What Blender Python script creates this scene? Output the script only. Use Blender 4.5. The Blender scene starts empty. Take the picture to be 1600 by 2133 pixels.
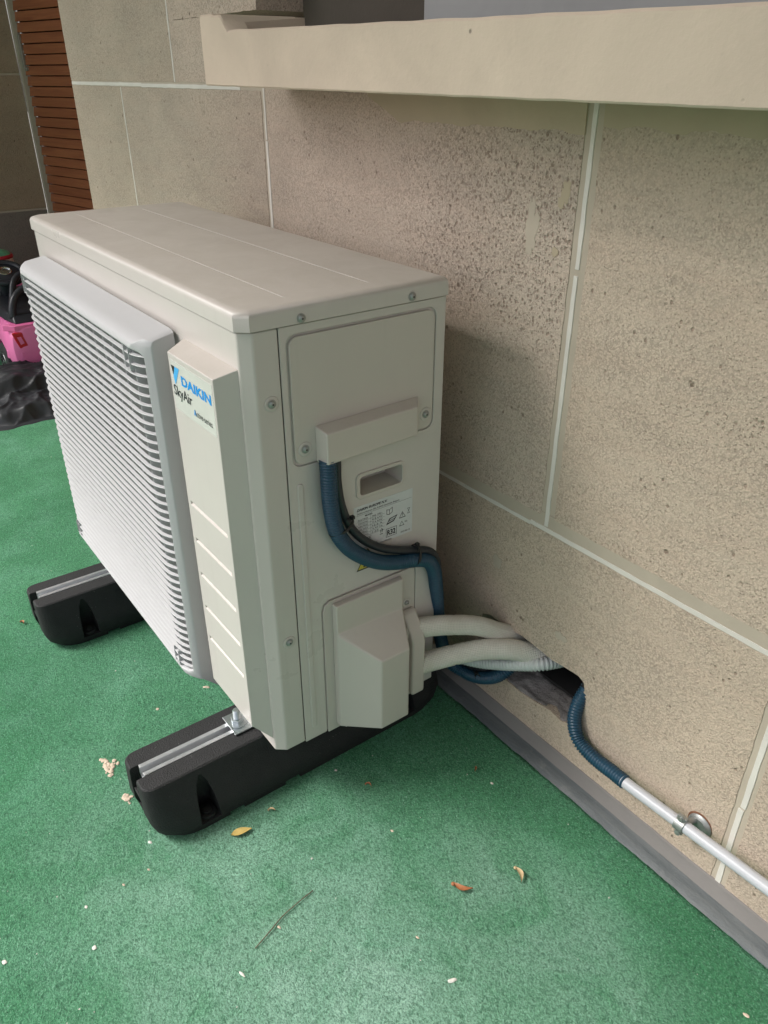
import bpy, bmesh, math, random
from math import sin, cos, pi, radians
from mathutils import Vector, Matrix, noise
random.seed(7)
sc = bpy.context.scene
COL = sc.collection

# ------------------------------------------------------------------ camera
cam_d = bpy.data.cameras.new('camera')
cam = bpy.data.objects.new('camera', cam_d); COL.objects.link(cam)
cam_d.sensor_fit = 'VERTICAL'; cam_d.sensor_height = 24.0
cam_d.lens = 24.0 * 1609.331 / 2133.0
cam_d.clip_start = 0.02; cam_d.clip_end = 200
yaw, pitch = radians(53.6562), radians(29.4948)
F = Vector((-sin(yaw) * cos(pitch), cos(yaw) * cos(pitch), -sin(pitch)))
R = Vector((cos(yaw), sin(yaw), 0)); U = R.cross(F)
cam.matrix_world = Matrix(((R.x, U.x, -F.x, .8248), (R.y, U.y, -F.y, -.3953), (R.z, U.z, -F.z, 1.0703), (0, 0, 0, 1)))
sc.camera = cam

# ------------------------------------------------------------------ light
TO_SUN = Vector((-.42, -.54, .73)).normalized()
sun_d = bpy.data.lights.new('sun', 'SUN'); sun_d.energy = 1.5; sun_d.angle = radians(20); sun_d.color = (1.0, .97, .93)
sun = bpy.data.objects.new('sun', sun_d); COL.objects.link(sun)
sun.rotation_euler = TO_SUN.to_track_quat('Z', 'Y').to_euler()
world = bpy.data.worlds.new('World'); sc.world = world; world.use_nodes = True
wn = world.node_tree
bg = wn.nodes['Background']; sky = wn.nodes.new('ShaderNodeTexSky'); sky.sky_type = 'NISHITA'; sky.sun_disc = False
sky.sun_elevation = math.asin(TO_SUN.z); sky.sun_rotation = math.atan2(TO_SUN.x, TO_SUN.y)
sky.air_density = 1.0; sky.dust_density = 4.0; sky.ozone_density = 1.0
hs_ = wn.nodes.new('ShaderNodeHueSaturation'); hs_.inputs['Saturation'].default_value = .35
wn.links.new(sky.outputs[0], hs_.inputs['Color']); wn.links.new(hs_.outputs[0], bg.inputs[0]); bg.inputs[1].default_value = .085
sc.view_settings.view_transform = 'Standard'; sc.view_settings.look = 'None'
sc.view_settings.gamma = 1; sc.view_settings.use_curve_mapping = False
sc.view_settings.exposure = 1.26

# ------------------------------------------------------------------ materials
class NT:
    def __init__(s, name):
        s.m = bpy.data.materials.new(name); s.m.use_nodes = True; s.t = s.m.node_tree; s.n = s.t.nodes
        s.b = s.n['Principled BSDF']; s.tc = s.n.new('ShaderNodeTexCoord')
    def l(s, a, b): s.t.links.new(a, b)
    def map(s, scale=(1, 1, 1), src='Object', rot=(0, 0, 0), geo=False):
        mp = s.n.new('ShaderNodeMapping'); mp.inputs['Scale'].default_value = scale; mp.inputs['Rotation'].default_value = rot
        if geo:
            g = s.n.new('ShaderNodeNewGeometry'); s.l(g.outputs['Position'], mp.inputs[0])
        else: s.l(s.tc.outputs[src], mp.inputs[0])
        return mp.outputs[0]
    def noise(s, vec, scale, detail=3, rough=.55, dist=0):
        n = s.n.new('ShaderNodeTexNoise'); n.inputs['Scale'].default_value = scale; n.inputs['Detail'].default_value = detail
        n.inputs['Roughness'].default_value = rough; n.inputs['Distortion'].default_value = dist; s.l(vec, n.inputs['Vector']); return n.outputs['Fac']
    def vor(s, vec, scale, feat='F1', rnd=1):
        n = s.n.new('ShaderNodeTexVoronoi'); n.inputs['Scale'].default_value = scale; n.feature = feat; n.inputs['Randomness'].default_value = rnd
        s.l(vec, n.inputs['Vector']); return n
    def ramp(s, f, a, b, ca=(0, 0, 0, 1), cb=(1, 1, 1, 1)):
        r = s.n.new('ShaderNodeValToRGB'); r.color_ramp.elements[0].position = a; r.color_ramp.elements[1].position = b
        r.color_ramp.elements[0].color = ca; r.color_ramp.elements[1].color = cb; s.l(f, r.inputs[0]); return r.outputs[0]
    def mix(s, f, a, b, mode='MIX'):
        m = s.n.new('ShaderNodeMix'); m.data_type = 'RGBA'; m.blend_type = mode
        for v, i in ((f, 0), (a, 6), (b, 7)):
            if hasattr(v, 'is_linked') or isinstance(v, bpy.types.NodeSocket): s.l(v, m.inputs[i])
            elif i == 0: m.inputs[0].default_value = v
            else: m.inputs[i].default_value = (*v, 1)
        return m.outputs[2]
    def math(s, op, a, b=0.0):
        m = s.n.new('ShaderNodeMath'); m.operation = op
        for v, i in ((a, 0), (b, 1)):
            if isinstance(v, bpy.types.NodeSocket): s.l(v, m.inputs[i])
            else: m.inputs[i].default_value = v
        return m.outputs[0]
    def bump(s, h, strength, dist, prev=None):
        b = s.n.new('ShaderNodeBump'); b.inputs['Strength'].default_value = strength; b.inputs['Distance'].default_value = dist
        s.l(h, b.inputs['Height'])
        if prev: s.l(prev, b.inputs['Normal'])
        return b.outputs[0]
    def set(s, color=None, rough=None, metal=None, normal=None, spec=None):
        for v, k in ((color, 'Base Color'), (rough, 'Roughness'), (metal, 'Metallic'), (normal, 'Normal'), (spec, 'Specular IOR Level')):
            if v is None: continue
            if isinstance(v, bpy.types.NodeSocket): s.l(v, s.b.inputs[k])
            elif k == 'Base Color': s.b.inputs[k].default_value = (*v, 1)
            else: s.b.inputs[k].default_value = v
        return s.m

def simple(name, color, rough=.5, metal=0, var=.08, vs=30, bs=0, bd=.0005, bscale=200, spec=None):
    t = NT(name); v = t.map(geo=True)
    n = t.noise(v, vs, 4)
    c = t.mix(n, tuple(x * (1 - var) for x in color), tuple(min(1, x * (1 + var)) for x in color))
    nm = t.bump(t.noise(v, bscale, 3), bs, bd) if bs else None
    r = t.math('ADD', t.math('MULTIPLY', n, .16), rough - .08)
    return t.set(c, r, metal, nm, spec)

M = {}
def painted(name, color, rough, dirt=(.33, .30, .25), dirtamt=.25, speck=True):
    t = NT(name); v = t.map(geo=True)
    big = t.noise(v, 5, 5, .6)
    c = t.mix(t.math('MULTIPLY', t.ramp(big, .45, .8), dirtamt), color, tuple(x * .8 for x in color))
    if speck:
        vo = t.vor(v, 85); ms = t.noise(v, 6, 2, .4)
        sp = t.math('MULTIPLY', t.ramp(vo.outputs['Distance'], .035, .065, (1, 1, 1, 1), (0, 0, 0, 1)), t.ramp(ms, .56, .66))
        c = t.mix(t.math('MULTIPLY', sp, .40), c, dirt)
    # drip streaks
    st = t.noise(t.map((60, 60, 3), geo=True), 1, 3)
    c = t.mix(t.math('MULTIPLY', t.ramp(st, .6, .8), .10), c, dirt)
    ge = t.n.new('ShaderNodeNewGeometry'); sx = t.n.new('ShaderNodeSeparateXYZ'); t.l(ge.outputs['Normal'], sx.inputs[0])
    up_ = t.math('MULTIPLY', t.ramp(sx.outputs[2], .5, .95), t.math('ADD', t.math('MULTIPLY', t.ramp(t.noise(v, 13, 5, .7, .5), .3, .7), .25), .30))
    if speck: c = t.mix(up_, c, (.40, .355, .30))
    ds = t.math('MULTIPLY', t.ramp(t.vor(v, 150).outputs['Distance'], .05, .10, (1, 1, 1, 1), (0, 0, 0, 1)), t.math('MULTIPLY', t.ramp(sx.outputs[2], .3, .8), t.ramp(t.noise(v, 20, 3), .5, .62)))
    c = t.mix(t.math('MULTIPLY', ds, .6 if speck else .0), c, (.20, .17, .14))
    r = t.math('ADD', t.math('ADD', t.math('MULTIPLY', big, .2), rough - .1), t.math('MULTIPLY', up_, .35))
    nm = t.bump(t.noise(v, 420, 2), .10, .0004)
    return t.set(c, r, 0, nm)
M['paint'] = painted('ivory_painted_steel', (.585, .540, .505), .30)
M['cover'] = painted('ivory_plastic', (.565, .515, .470), .42)
M['white'] = painted('white_plastic', (.47, .467, .475), .40, dirtamt=.12, speck=False)
M['cavity'] = simple('dark_fan_plastic', (.10, .105, .11), .6)
M['coil'] = simple('shroud_grey', (.06, .062, .065), .6)
M['seam'] = simple('dark_seam', (.02, .02, .02), .8)
M['zinc'] = simple('zinc_plated_steel', (.62, .66, .68), .32, 1, .15, 120)
M['screw'] = simple('screw_steel', (.36, .37, .36), .45, .7, .2, 200)
M['alu'] = simple('aluminium_rail', (.74, .75, .77), .38, .9, .06, 80)
M['tie'] = simple('black_nylon', (.012, .012, .014), .45)
M['labelpaper'] = simple('white_sticker', (.62, .63, .64), .3)
M['badge'] = simple('clear_badge_film', (.62, .61, .57), .22)
M['ink'] = simple('black_ink', (.015, .016, .02), .5)
M['blueink'] = simple('blue_ink', (.0, .27, .72), .4)
M['cyanink'] = simple('light_blue_ink', (.07, .42, .82), .4)
M['yellow'] = simple('warning_yellow', (.62, .50, .06), .5)

def rubber():
    t = NT('black_recycled_rubber'); v = t.map(geo=True)
    vo = t.vor(v, 420); n = t.noise(v, 60, 4)
    c = t.mix(n, (.007, .007, .0075), (.018, .018, .019))
    sp = t.ramp(t.vor(v, 130).outputs['Distance'], .05, .10, (1, 1, 1, 1), (0, 0, 0, 1))
    c = t.mix(t.math('MULTIPLY', t.math('MULTIPLY', sp, t.ramp(t.noise(v, 14, 2), .5, .62)), .55), c, (.35, .35, .33))
    nm = t.bump(vo.outputs['Distance'], .55, .0012)
    return t.set(c, .72, 0, nm)
M['rubber'] = rubber()

def stone(name, tint=(.595, .485, .39), pit=.5, dark=1.0):
    t = NT(name); v = t.map(geo=True)
    oi = t.n.new('ShaderNodeObjectInfo')
    big = t.noise(v, 2.2, 5, .6, .6); mid = t.noise(v, 11, 5, .6, 1.0); fine = t.noise(v, 420, 4, .75)
    strat = t.noise(t.map((1.2, 1, 9), geo=True), 2.0, 4, .6, 1.5)
    A = tuple(x * dark for x in tint)
    c = t.mix(t.ramp(big, .35, .68), tuple(x * .86 for x in A), tuple(x * 1.10 for x in A))
    c = t.mix(t.math('MULTIPLY', t.ramp(strat, .42, .65), .45), c, (A[0] * 1.04, A[1] * .97, A[2] * .95))
    c = t.mix(t.math('MULTIPLY', t.ramp(mid, .52, .75), .35), c, (A[0] * .92, A[1] * .95, A[2] * .98))
    c = t.mix(t.math('MULTIPLY', oi.outputs['Random'], .22), c, (A[0] * .98, A[1] * .98, A[2] * .84))
    wv = t.n.new('ShaderNodeVectorMath'); wv.operation = 'ADD'; nn = t.n.new('ShaderNodeTexNoise'); nn.inputs['Scale'].default_value = 120; t.l(v, nn.inputs['Vector'])
    sc2 = t.n.new('ShaderNodeVectorMath'); sc2.operation = 'SCALE'; t.l(nn.outputs['Color'], sc2.inputs[0]); sc2.inputs['Scale'].default_value = .0015
    t.l(v, wv.inputs[0]); t.l(sc2.outputs[0], wv.inputs[1])
    g1 = t.vor(wv.outputs[0], 360).outputs['Distance']; g2 = t.vor(wv.outputs[0], 190).outputs['Distance']
    gsum = t.math('ADD', t.math('MULTIPLY', g1, .6), t.math('MULTIPLY', g2, .4))
    grain = t.ramp(gsum, .40, .66)
    c = t.mix(t.math('MULTIPLY', grain, t.math('ADD', t.math('MULTIPLY', t.ramp(t.noise(t.map((1, 1, 2.4), geo=True), 6, 5, .65), .3, .65), .40), .16)), c, tuple(x * .45 for x in A))
    c = t.mix(t.math('MULTIPLY', t.ramp(fine, .35, .6, (1, 1, 1, 1), (0, 0, 0, 1)), .28), c, tuple(x * .6 for x in A))
    # medium pits
    dv = t.map((1, 1, .8), geo=True)
    v1 = t.vor(dv, 135).outputs['Distance']; v2 = t.vor(dv, 62).outputs['Distance']; v3 = t.vor(dv, 270).outputs['Distance']
    rough_zone = t.ramp(t.noise(t.map((1.2, 1, 3.2), geo=True), 3.1, 5, .65, .8), .62 - .20 * pit, .82 - .20 * pit)
    if pit > .6:
        mp = t.n.new('ShaderNodeMapping'); g_ = t.n.new('ShaderNodeNewGeometry'); t.l(g_.outputs['Position'], mp.inputs[0])
        mp.inputs['Location'].default_value = (-.02 / .34, 0, -.86 / .20); mp.inputs['Scale'].default_value = (1 / .34, 0, 1 / .20)
        gg = t.n.new('ShaderNodeTexGradient'); gg.gradient_type = 'SPHERICAL'; t.l(mp.outputs[0], gg.inputs[0])
        rough_zone = t.math('MINIMUM', t.math('ADD', t.math('MULTIPLY', rough_zone, .55), t.ramp(gg.outputs['Fac'], .0, .6)), 1.0)
    lo = t.noise(v, 24, 3)
    p1 = t.math('MULTIPLY', t.ramp(v1, .16, .34, (1, 1, 1, 1), (0, 0, 0, 1)), rough_zone)
    p3 = t.math('MULTIPLY', t.ramp(v3, .14, .30, (1, 1, 1, 1), (0, 0, 0, 1)), t.math('ADD', t.math('MULTIPLY', rough_zone, .5), .45))
    p2 = t.math('MULTIPLY', t.ramp(v2, .09, .16, (1, 1, 1, 1), (0, 0, 0, 1)), t.ramp(lo, .52, .60))
    pits = t.math('MINIMUM', t.math('ADD', t.math('ADD', p1, p2), p3), 1.0)
    c = t.mix(t.math('MULTIPLY', pits, .62), c, (A[0] * .36, A[1] * .31, A[2] * .28))
    sm_ = t.noise(t.map((3.2, 1, 11), geo=True), 3.5, 6, .7, 2.2)
    c = t.mix(t.math('MULTIPLY', t.ramp(sm_, .55, .78), .30), c, (A[0] * .70, A[1] * .66, A[2] * .64))
    c = t.mix(t.math('MULTIPLY', t.ramp(t.noise(v, 4.3, 5, .7, 1.2), .60, .80), .35), c, (min(1, A[0] * 1.18), A[1] * 1.16, A[2] * 1.12))
    ch = t.math('MULTIPLY', t.ramp(t.vor(v, 17).outputs['Distance'], .045, .075, (1, 1, 1, 1), (0, 0, 0, 1)), t.ramp(t.noise(v, 60, 4, .7), .45, .52))
    c = t.mix(t.math('MULTIPLY', ch, .75), c, (A[0] * .25, A[1] * .22, A[2] * .2))
    pits = t.math('ADD', pits, ch)
    h = t.math('SUBTRACT', t.math('MULTIPLY', fine, .25), t.math('ADD', pits, t.math('MULTIPLY', gsum, .8)))
    nm = t.bump(h, .8, .0020); nm = t.bump(mid, .2, .005, nm)
    return t.set(c, .93, 0, nm, .2)
M['stone'] = stone('limestone', pit=.25)
M['stone_rough'] = stone('rough_pitted_limestone', (.595, .49, .405), pit=.75)
M['stone_fine'] = stone('fine_limestone', (.535, .445, .36), pit=-.15)
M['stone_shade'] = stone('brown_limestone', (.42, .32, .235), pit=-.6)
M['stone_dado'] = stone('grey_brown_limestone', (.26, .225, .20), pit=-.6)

def plaster(name, col, bs=.35, sc_=140, pitamt=.4):
    t = NT(name); v = t.map(geo=True)
    b = t.noise(v, 4, 5, .6, .5); f = t.noise(v, sc_, 4, .65); m = t.noise(v, 26, 5, .65)
    c = t.mix(t.ramp(b, .35, .7), tuple(x * .88 for x in col), tuple(min(1, x * 1.06) for x in col))
    c = t.mix(t.math('MULTIPLY', t.ramp(m, .6, .78), .3), c, tuple(x * .72 for x in col))
    pt = t.math('MULTIPLY', t.ramp(t.vor(v, 40).outputs['Distance'], .05, .11, (1, 1, 1, 1), (0, 0, 0, 1)), t.ramp(t.noise(v, 7, 2), .55, .62))
    c = t.mix(t.math('MULTIPLY', pt, pitamt), c, tuple(x * .35 for x in col))
    h = t.math('SUBTRACT', t.math('ADD', t.math('MULTIPLY', f, .4), m), pt)
    return t.set(c, .85, 0, t.bump(h, bs, .003), .25)
M['ledge'] = plaster('painted_render', (.66, .54, .43), .5, 140, .8)
M['plaster'] = plaster('yellow_mortar', (.47, .39, .28), .3, 140, .1)
M['mortar'] = plaster('beige_mortar', (.50, .43, .345), .3, 220, .1)
M['joint'] = plaster('white_joint_paint', (.72, .68, .62), .3, 260, .2)
M['reveal'] = plaster('shade_toned_reveal', (.10, .085, .07), .4)  # shade of the window recess put into this dark colour
M['sill'] = plaster('grey_window_metal', (.38, .38, .385), .08, 140, 0)
def smear():
    t = NT('grey_cement_smear'); v = t.map(geo=True)
    a = t.noise(v, 16, 5, .7, 1.5); f = t.noise(v, 190, 4, .7); k = t.noise(v, 38, 4, .7, 2)
    c = t.mix(t.ramp(a, .35, .65), (.20, .18, .175), (.30, .275, .265))
    c = t.mix(t.ramp(k, .63, .70), c, (.02, .02, .022))
    c = t.mix(t.math('MULTIPLY', t.ramp(f, .35, .6, (1, 1, 1, 1), (0, 0, 0, 1)), .35), c, (.05, .045, .045))
    return t.set(c, .8, 0, t.bump(t.math('ADD', k, f), .7, .003), .3)
M['smear'] = smear()
M['hole_shade'] = simple('hole_shade_black', (.022, .020, .020), .95)  # near-black colour for the painted shade inside the wall hole
def cove():
    t = NT('grey_bitumen_paint'); v = t.map((1, 1, 1), geo=True)
    a = t.noise(t.map((4, 40, 40), geo=True), 1.2, 5, .7, .4); f = t.noise(v, 180, 4, .7); b = t.noise(v, 12, 5, .7)
    c = t.mix(t.ramp(a, .35, .7), (.085, .098, .105), (.155, .165, .165))
    c = t.mix(t.math('MULTIPLY', t.ramp(b, .58, .72), .5), c, (.27, .265, .255))
    c = t.mix(t.math('MULTIPLY', t.ramp(f, .6, .7), .25), c, (.06, .06, .06))
    return t.set(c, t.math('ADD', t.math('MULTIPLY', b, .3), .4), 0, t.bump(t.math('ADD', a, f), .5, .0025), .4)
M['cove'] = cove()
M['cove_top'] = plaster('dusty_grey_paint', (.22, .205, .195), .4, 160)

def carpet():
    t = NT('green_carpet'); v = t.map(geo=True)
    w = t.n.new('ShaderNodeVectorMath'); w.operation = 'ADD'
    big = t.noise(v, 2.6, 4, .6, .4); mid = t.noise(v, 14, 4, .6, .5)
    fib = t.noise(t.map((1, 1.35, 1), rot=(0, 0, .5), geo=True), 300, 3, .75, .7)
    clump = t.noise(v, 130, 3, .65, .6)
    fine = t.noise(v, 700, 2, .7)
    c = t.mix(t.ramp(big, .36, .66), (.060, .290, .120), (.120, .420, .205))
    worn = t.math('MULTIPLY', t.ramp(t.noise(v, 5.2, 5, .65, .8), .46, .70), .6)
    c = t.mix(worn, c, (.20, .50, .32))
    def light_zone(cx, cy, rx, ry, amt, c, col):  # foreground brightness painted into the carpet colour as soft pale patches
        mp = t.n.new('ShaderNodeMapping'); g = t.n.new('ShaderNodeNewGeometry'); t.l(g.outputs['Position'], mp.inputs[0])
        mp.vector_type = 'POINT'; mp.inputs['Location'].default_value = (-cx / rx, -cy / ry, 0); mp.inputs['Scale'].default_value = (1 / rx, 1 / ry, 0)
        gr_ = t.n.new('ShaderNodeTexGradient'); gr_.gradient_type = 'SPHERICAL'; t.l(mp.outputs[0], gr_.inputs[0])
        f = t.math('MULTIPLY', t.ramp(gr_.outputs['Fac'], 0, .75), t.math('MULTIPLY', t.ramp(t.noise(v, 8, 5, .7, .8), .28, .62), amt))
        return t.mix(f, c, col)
    c = light_zone(.36, -.10, .50, .36, .85, c, (.46, .74, .59))
    c = light_zone(.44, .20, .30, .13, .6, c, (.42, .66, .54))
    c = light_zone(.02, -.22, .40, .26, .60, c, (.38, .66, .50))
    c = light_zone(.10, .02, .22, .14, .5, c, (.32, .64, .46))
    c = light_zone(-.45, -.14, .35, .20, .40, c, (.26, .58, .38))
    c = t.mix(t.math('MULTIPLY', t.ramp(mid, .45, .7), .25), c, (.060, .25, .12))
    c = t.mix(t.math('MULTIPLY', t.ramp(clump, .34, .52, (1, 1, 1, 1), (0, 0, 0, 1)), .50), c, (.016, .11, .048))
    c = t.mix(t.math('MULTIPLY', t.ramp(fib, .38, .54, (1, 1, 1, 1), (0, 0, 0, 1)), .60), c, (.012, .085, .036))
    c = t.mix(t.math('MULTIPLY', t.ramp(fib, .55, .72), .65), c, (.42, .70, .55))
    c = t.mix(t.math('MULTIPLY', t.ramp(fine, .64, .72), .5), c, (.55, .72, .62))
    fl = t.math('MULTIPLY', t.ramp(t.vor(v, 75).outputs['Distance'], .035, .06, (1, 1, 1, 1), (0, 0, 0, 1)), t.ramp(t.noise(v, 8, 2), .52, .6))
    c = t.mix(t.math('MULTIPLY', fl, .6), c, (.45, .5, .42))
    nm = t.bump(t.math('ADD', t.math('ADD', fib, clump), t.math('MULTIPLY', fine, .5)), 1.0, .006)
    m = t.set(c, .95, 0, nm, .12)
    t.b.inputs['Sheen Weight'].default_value = .15; t.b.inputs['Sheen Roughness'].default_value = .5
    t.b.inputs['Sheen Tint'].default_value = (.7, 1, .85, 1)
    return m
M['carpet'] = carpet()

def conduit_mat():
    t = NT('blue_conduit'); v = t.map(geo=True); n = t.noise(v, 60, 3)
    c = t.mix(n, (.010, .047, .085), (.020, .075, .125))
    c = t.mix(t.math('MULTIPLY', t.ramp(t.noise(v, 300, 2), .6, .75), .3), c, (.12, .18, .22))
    return t.set(c, .38, 0)
M['conduit'] = conduit_mat()
M['cable'] = simple('black_cable', (.018, .022, .028), .42, 0, .15, 40)
M['pvc'] = simple('white_pvc', (.50, .51, .54), .35, 0, .06, 25)
M['drain'] = simple('white_corrugated_plastic', (.60, .62, .60), .35, 0, .05, 60)
def lag():
    t = NT('embossed_insulation'); v = t.map((1, 1, 1), 'UV')
    br = t.n.new('ShaderNodeSeparateXYZ'); t.l(v, br.inputs[0])
    a = t.math('SINE', t.math('MULTIPLY', br.outputs[0], 2 * pi / .0028)); b = t.math('SINE', t.math('MULTIPLY', br.outputs[1], 2 * pi / .0028))
    g = t.math('MAXIMUM', a, b)
    n = t.noise(t.map(geo=True), 35, 4)
    c = t.mix(t.ramp(n, .3, .7), (.74, .70, .61), (.86, .82, .74))
    c = t.mix(t.math('MULTIPLY', t.ramp(g, .1, .95), .0), c, (.5, .5, .45))
    c = t.mix(t.math('MULTIPLY', t.ramp(g, -.2, .8, (1, 1, 1, 1), (0, 0, 0, 1)), .30), c, (.30, .28, .23))
    return t.set(c, .55, 0, t.bump(t.math('ADD', g, t.math('MULTIPLY', n, 2)), .6, .0012))
M['lag'] = lag()

def wood():
    t = NT('varnished_wood'); g = t.map((2.0, 2.0, 55), geo=True); v = t.map(geo=True)
    oi = t.n.new('ShaderNodeObjectInfo')
    n = t.noise(g, 1.6, 5, .6, 1.2); f = t.noise(t.map((6, 6, 220), geo=True), 2, 3)
    c = t.mix(t.ramp(n, .3, .7), (.26, .078, .034), (.43, .155, .066))
    c = t.mix(t.math('MULTIPLY', oi.outputs['Random'], .4), c, (.22, .065, .025))
    c = t.mix(t.math('MULTIPLY', f, .25), c, (.08, .03, .012))
    return t.set(c, .42, 0, t.bump(n, .15, .001))
M['wood'] = wood()
M['trim'] = simple('pale_trim', (.42, .37, .30), .6)
M['latch'] = simple('latch_metal', (.30, .28, .24), .5, .6, .2, 60)
M['pink'] = simple('glossy_pink_plastic', (.95, .24, .52), .22, 0, .03)
M['pinkd'] = simple('pink_plastic_band', (.88, .19, .44), .28, 0, .03)
M['toyblack'] = simple('toy_black_plastic', (.022, .024, .032), .4)
M['tyre'] = simple('tyre_rubber', (.03, .03, .032), .7, 0, .2, 90)
M['chrome'] = simple('toy_chrome', (.75, .76, .78), .15, 1, .05)
M['redlens'] = simple('red_lens', (.62, .012, .03), .15)
M['redpl'] = simple('red_plastic', (.45, .02, .04), .35)
M['whitepl'] = simple('white_toy_plastic', (.75, .75, .75), .35)
M['greenpl'] = simple('green_toy_plastic', (.12, .38, .22), .4, 0, .5, 60)
M['bag'] = simple('black_sheet', (.016, .018, .022), .5, 0, .15, 25, .25, .002, 40)
M['rust'] = simple('rust', (.20, .09, .05), .9, 0, .5, 150)
M['ground'] = simple('concrete', (.22, .21, .19), .9, 0, .15, 3)
M['leaf_y'] = simple('yellow_leaf', (.55, .40, .12), .6, 0, .3, 150)
M['leaf_b'] = simple('brown_seed', (.34, .13, .05), .6, 0, .4, 200)
M['leaf_t'] = simple('tan_seed', (.48, .36, .20), .65, 0, .35, 200)
M['chip'] = simple('white_paint_chip', (.68, .66, .60), .7, 0, .15, 200)
M['crumb'] = simple('stone_crumb', (.60, .49, .38), .9, 0, .25, 260, .6, .002, 300)
M['twig'] = simple('twig_bark', (.13, .10, .065), .9, 0, .3, 200)

# ------------------------------------------------------------------ mesh helpers
def tag(o, label=None, cat=None, group=None, kind=None):
    if label: o['label'] = label
    if cat: o['category'] = cat
    if group: o['group'] = group
    if kind: o['kind'] = kind
    return o
def empty(name, loc=(0, 0, 0), **k):
    o = bpy.data.objects.new(name, None); COL.objects.link(o); o.location = loc; o.empty_display_size = .05
    return tag(o, **k)
def mobj(name, me, mat, parent=None, smooth=False, bevel=0, seg=2):
    o = bpy.data.objects.new(name, me); COL.objects.link(o)
    if mat is not None and not me.materials: me.materials.append(mat)
    if smooth or bevel:
        for p in me.polygons: p.use_smooth = True
    if bevel:
        b = o.modifiers.new('bevel', 'BEVEL'); b.width = bevel; b.segments = seg; b.limit_method = 'ANGLE'; b.angle_limit = radians(28); b.harden_normals = True
    elif smooth == 'auto':
        b = o.modifiers.new('split', 'EDGE_SPLIT'); b.split_angle = radians(35)
    if parent is not None:
        o.parent = parent; o.matrix_parent_inverse = Matrix.Translation(-Vector(wloc(parent)))
    return o
def wloc(o):
    v = Vector(o.location)
    # parents here sit at plain translations; children meshes keep world coordinates
    return v if o.parent is None else Vector((0, 0, 0))
def obj(name, verts, faces, mat, parent=None, **k):
    me = bpy.data.meshes.new(name); me.from_pydata([tuple(v) for v in verts], [], faces); me.update()
    bm = bmesh.new(); bm.from_mesh(me); bmesh.ops.recalc_face_normals(bm, faces=bm.faces); bm.to_mesh(me); bm.free()
    return mobj(name, me, mat, parent, **k)
def box(x0, x1, y0, y1, z0, z1):
    v = [(x0, y0, z0), (x1, y0, z0), (x1, y1, z0), (x0, y1, z0), (x0, y0, z1), (x1, y0, z1), (x1, y1, z1), (x0, y1, z1)]
    return v, [(0, 3, 2, 1), (4, 5, 6, 7), (0, 1, 5, 4), (1, 2, 6, 5), (2, 3, 7, 6), (3, 0, 4, 7)]
def join(*parts):
    V, Fs = [], []
    for v, f in parts:
        o = len(V); V += list(v); Fs += [tuple(i + o for i in q) for q in f]
    return V, Fs
def prism(pts, ax, a, b):
    n = len(pts)
    def P(u, v, w): return {'x': (w, u, v), 'y': (u, w, v), 'z': (u, v, w)}[ax]
    V = [P(u, v, a) for u, v in pts] + [P(u, v, b) for u, v in pts]
    Fs = [tuple(range(n)), tuple(range(n, 2 * n))] + [(i, (i + 1) % n, n + (i + 1) % n, n + i) for i in range(n)]
    return V, Fs
def rrect(u0, u1, v0, v1, r, n=6):
    out = []
    for cx, cy, a0 in ((u1 - r, v1 - r, 0), (u0 + r, v1 - r, 90), (u0 + r, v0 + r, 180), (u1 - r, v0 + r, 270)):
        for i in range(n + 1):
            a = radians(a0 + 90 * i / n); out.append((cx + r * cos(a), cy + r * sin(a)))
    return out
def loft(rings, closed=True, caps=True):
    n = len(rings[0]); V = [p for r in rings for p in r]; Fs = []
    for k in range(len(rings) - 1):
        for i in range(n if closed else n - 1):
            j = (i + 1) % n; Fs.append((k * n + i, k * n + j, (k + 1) * n + j, (k + 1) * n + i))
    if caps: Fs += [tuple(range(n)), tuple(range((len(rings) - 1) * n, len(rings) * n))]
    return V, Fs
def cut(o, cutters, op='DIFFERENCE'):
    tmp = []
    for c in cutters:
        co = obj('tmp', c[0], c[1], None); tmp.append(co)
        m = o.modifiers.new('b', 'BOOLEAN'); m.operation = op; m.object = co; m.solver = 'EXACT'
        # keep boolean before bevel
        while o.modifiers[0] != m and o.modifiers.find(m.name) > len(tmp) - 1:
            o.modifiers.move(o.modifiers.find(m.name), len(tmp) - 1)
    keep = [m for m in o.modifiers if m.type != 'BOOLEAN']
    for m in keep: m.show_viewport = False
    bpy.context.view_layer.update()
    dg = bpy.context.evaluated_depsgraph_get()
    me = bpy.data.meshes.new_from_object(o.evaluated_get(dg))
    for m in [m for m in o.modifiers if m.type == 'BOOLEAN']: o.modifiers.remove(m)
    for m in keep: m.show_viewport = True
    o.data = me
    for t in tmp:
        d = t.data; bpy.data.objects.remove(t); bpy.data.meshes.remove(d)
    return o
def cyl(c, d, r, h, n=24, r2=None):
    c = Vector(c); d = Vector(d).normalized(); u = d.orthogonal().normalized(); w = d.cross(u)
    r2 = r if r2 is None else r2
    rings = [[tuple(c + (u * cos(2 * pi * i / n) + w * sin(2 * pi * i / n)) * rr + d * hh) for i in range(n)] for rr, hh in ((r, 0), (r2, h))]
    return loft(rings)
def lathe(c, d, prof, n=32):
    c = Vector(c); d = Vector(d).normalized(); u = d.orthogonal().normalized(); w = d.cross(u)
    return loft([[tuple(c + (u * cos(2 * pi * i / n) + w * sin(2 * pi * i / n)) * r + d * h) for i in range(n)] for r, h in prof])
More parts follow.
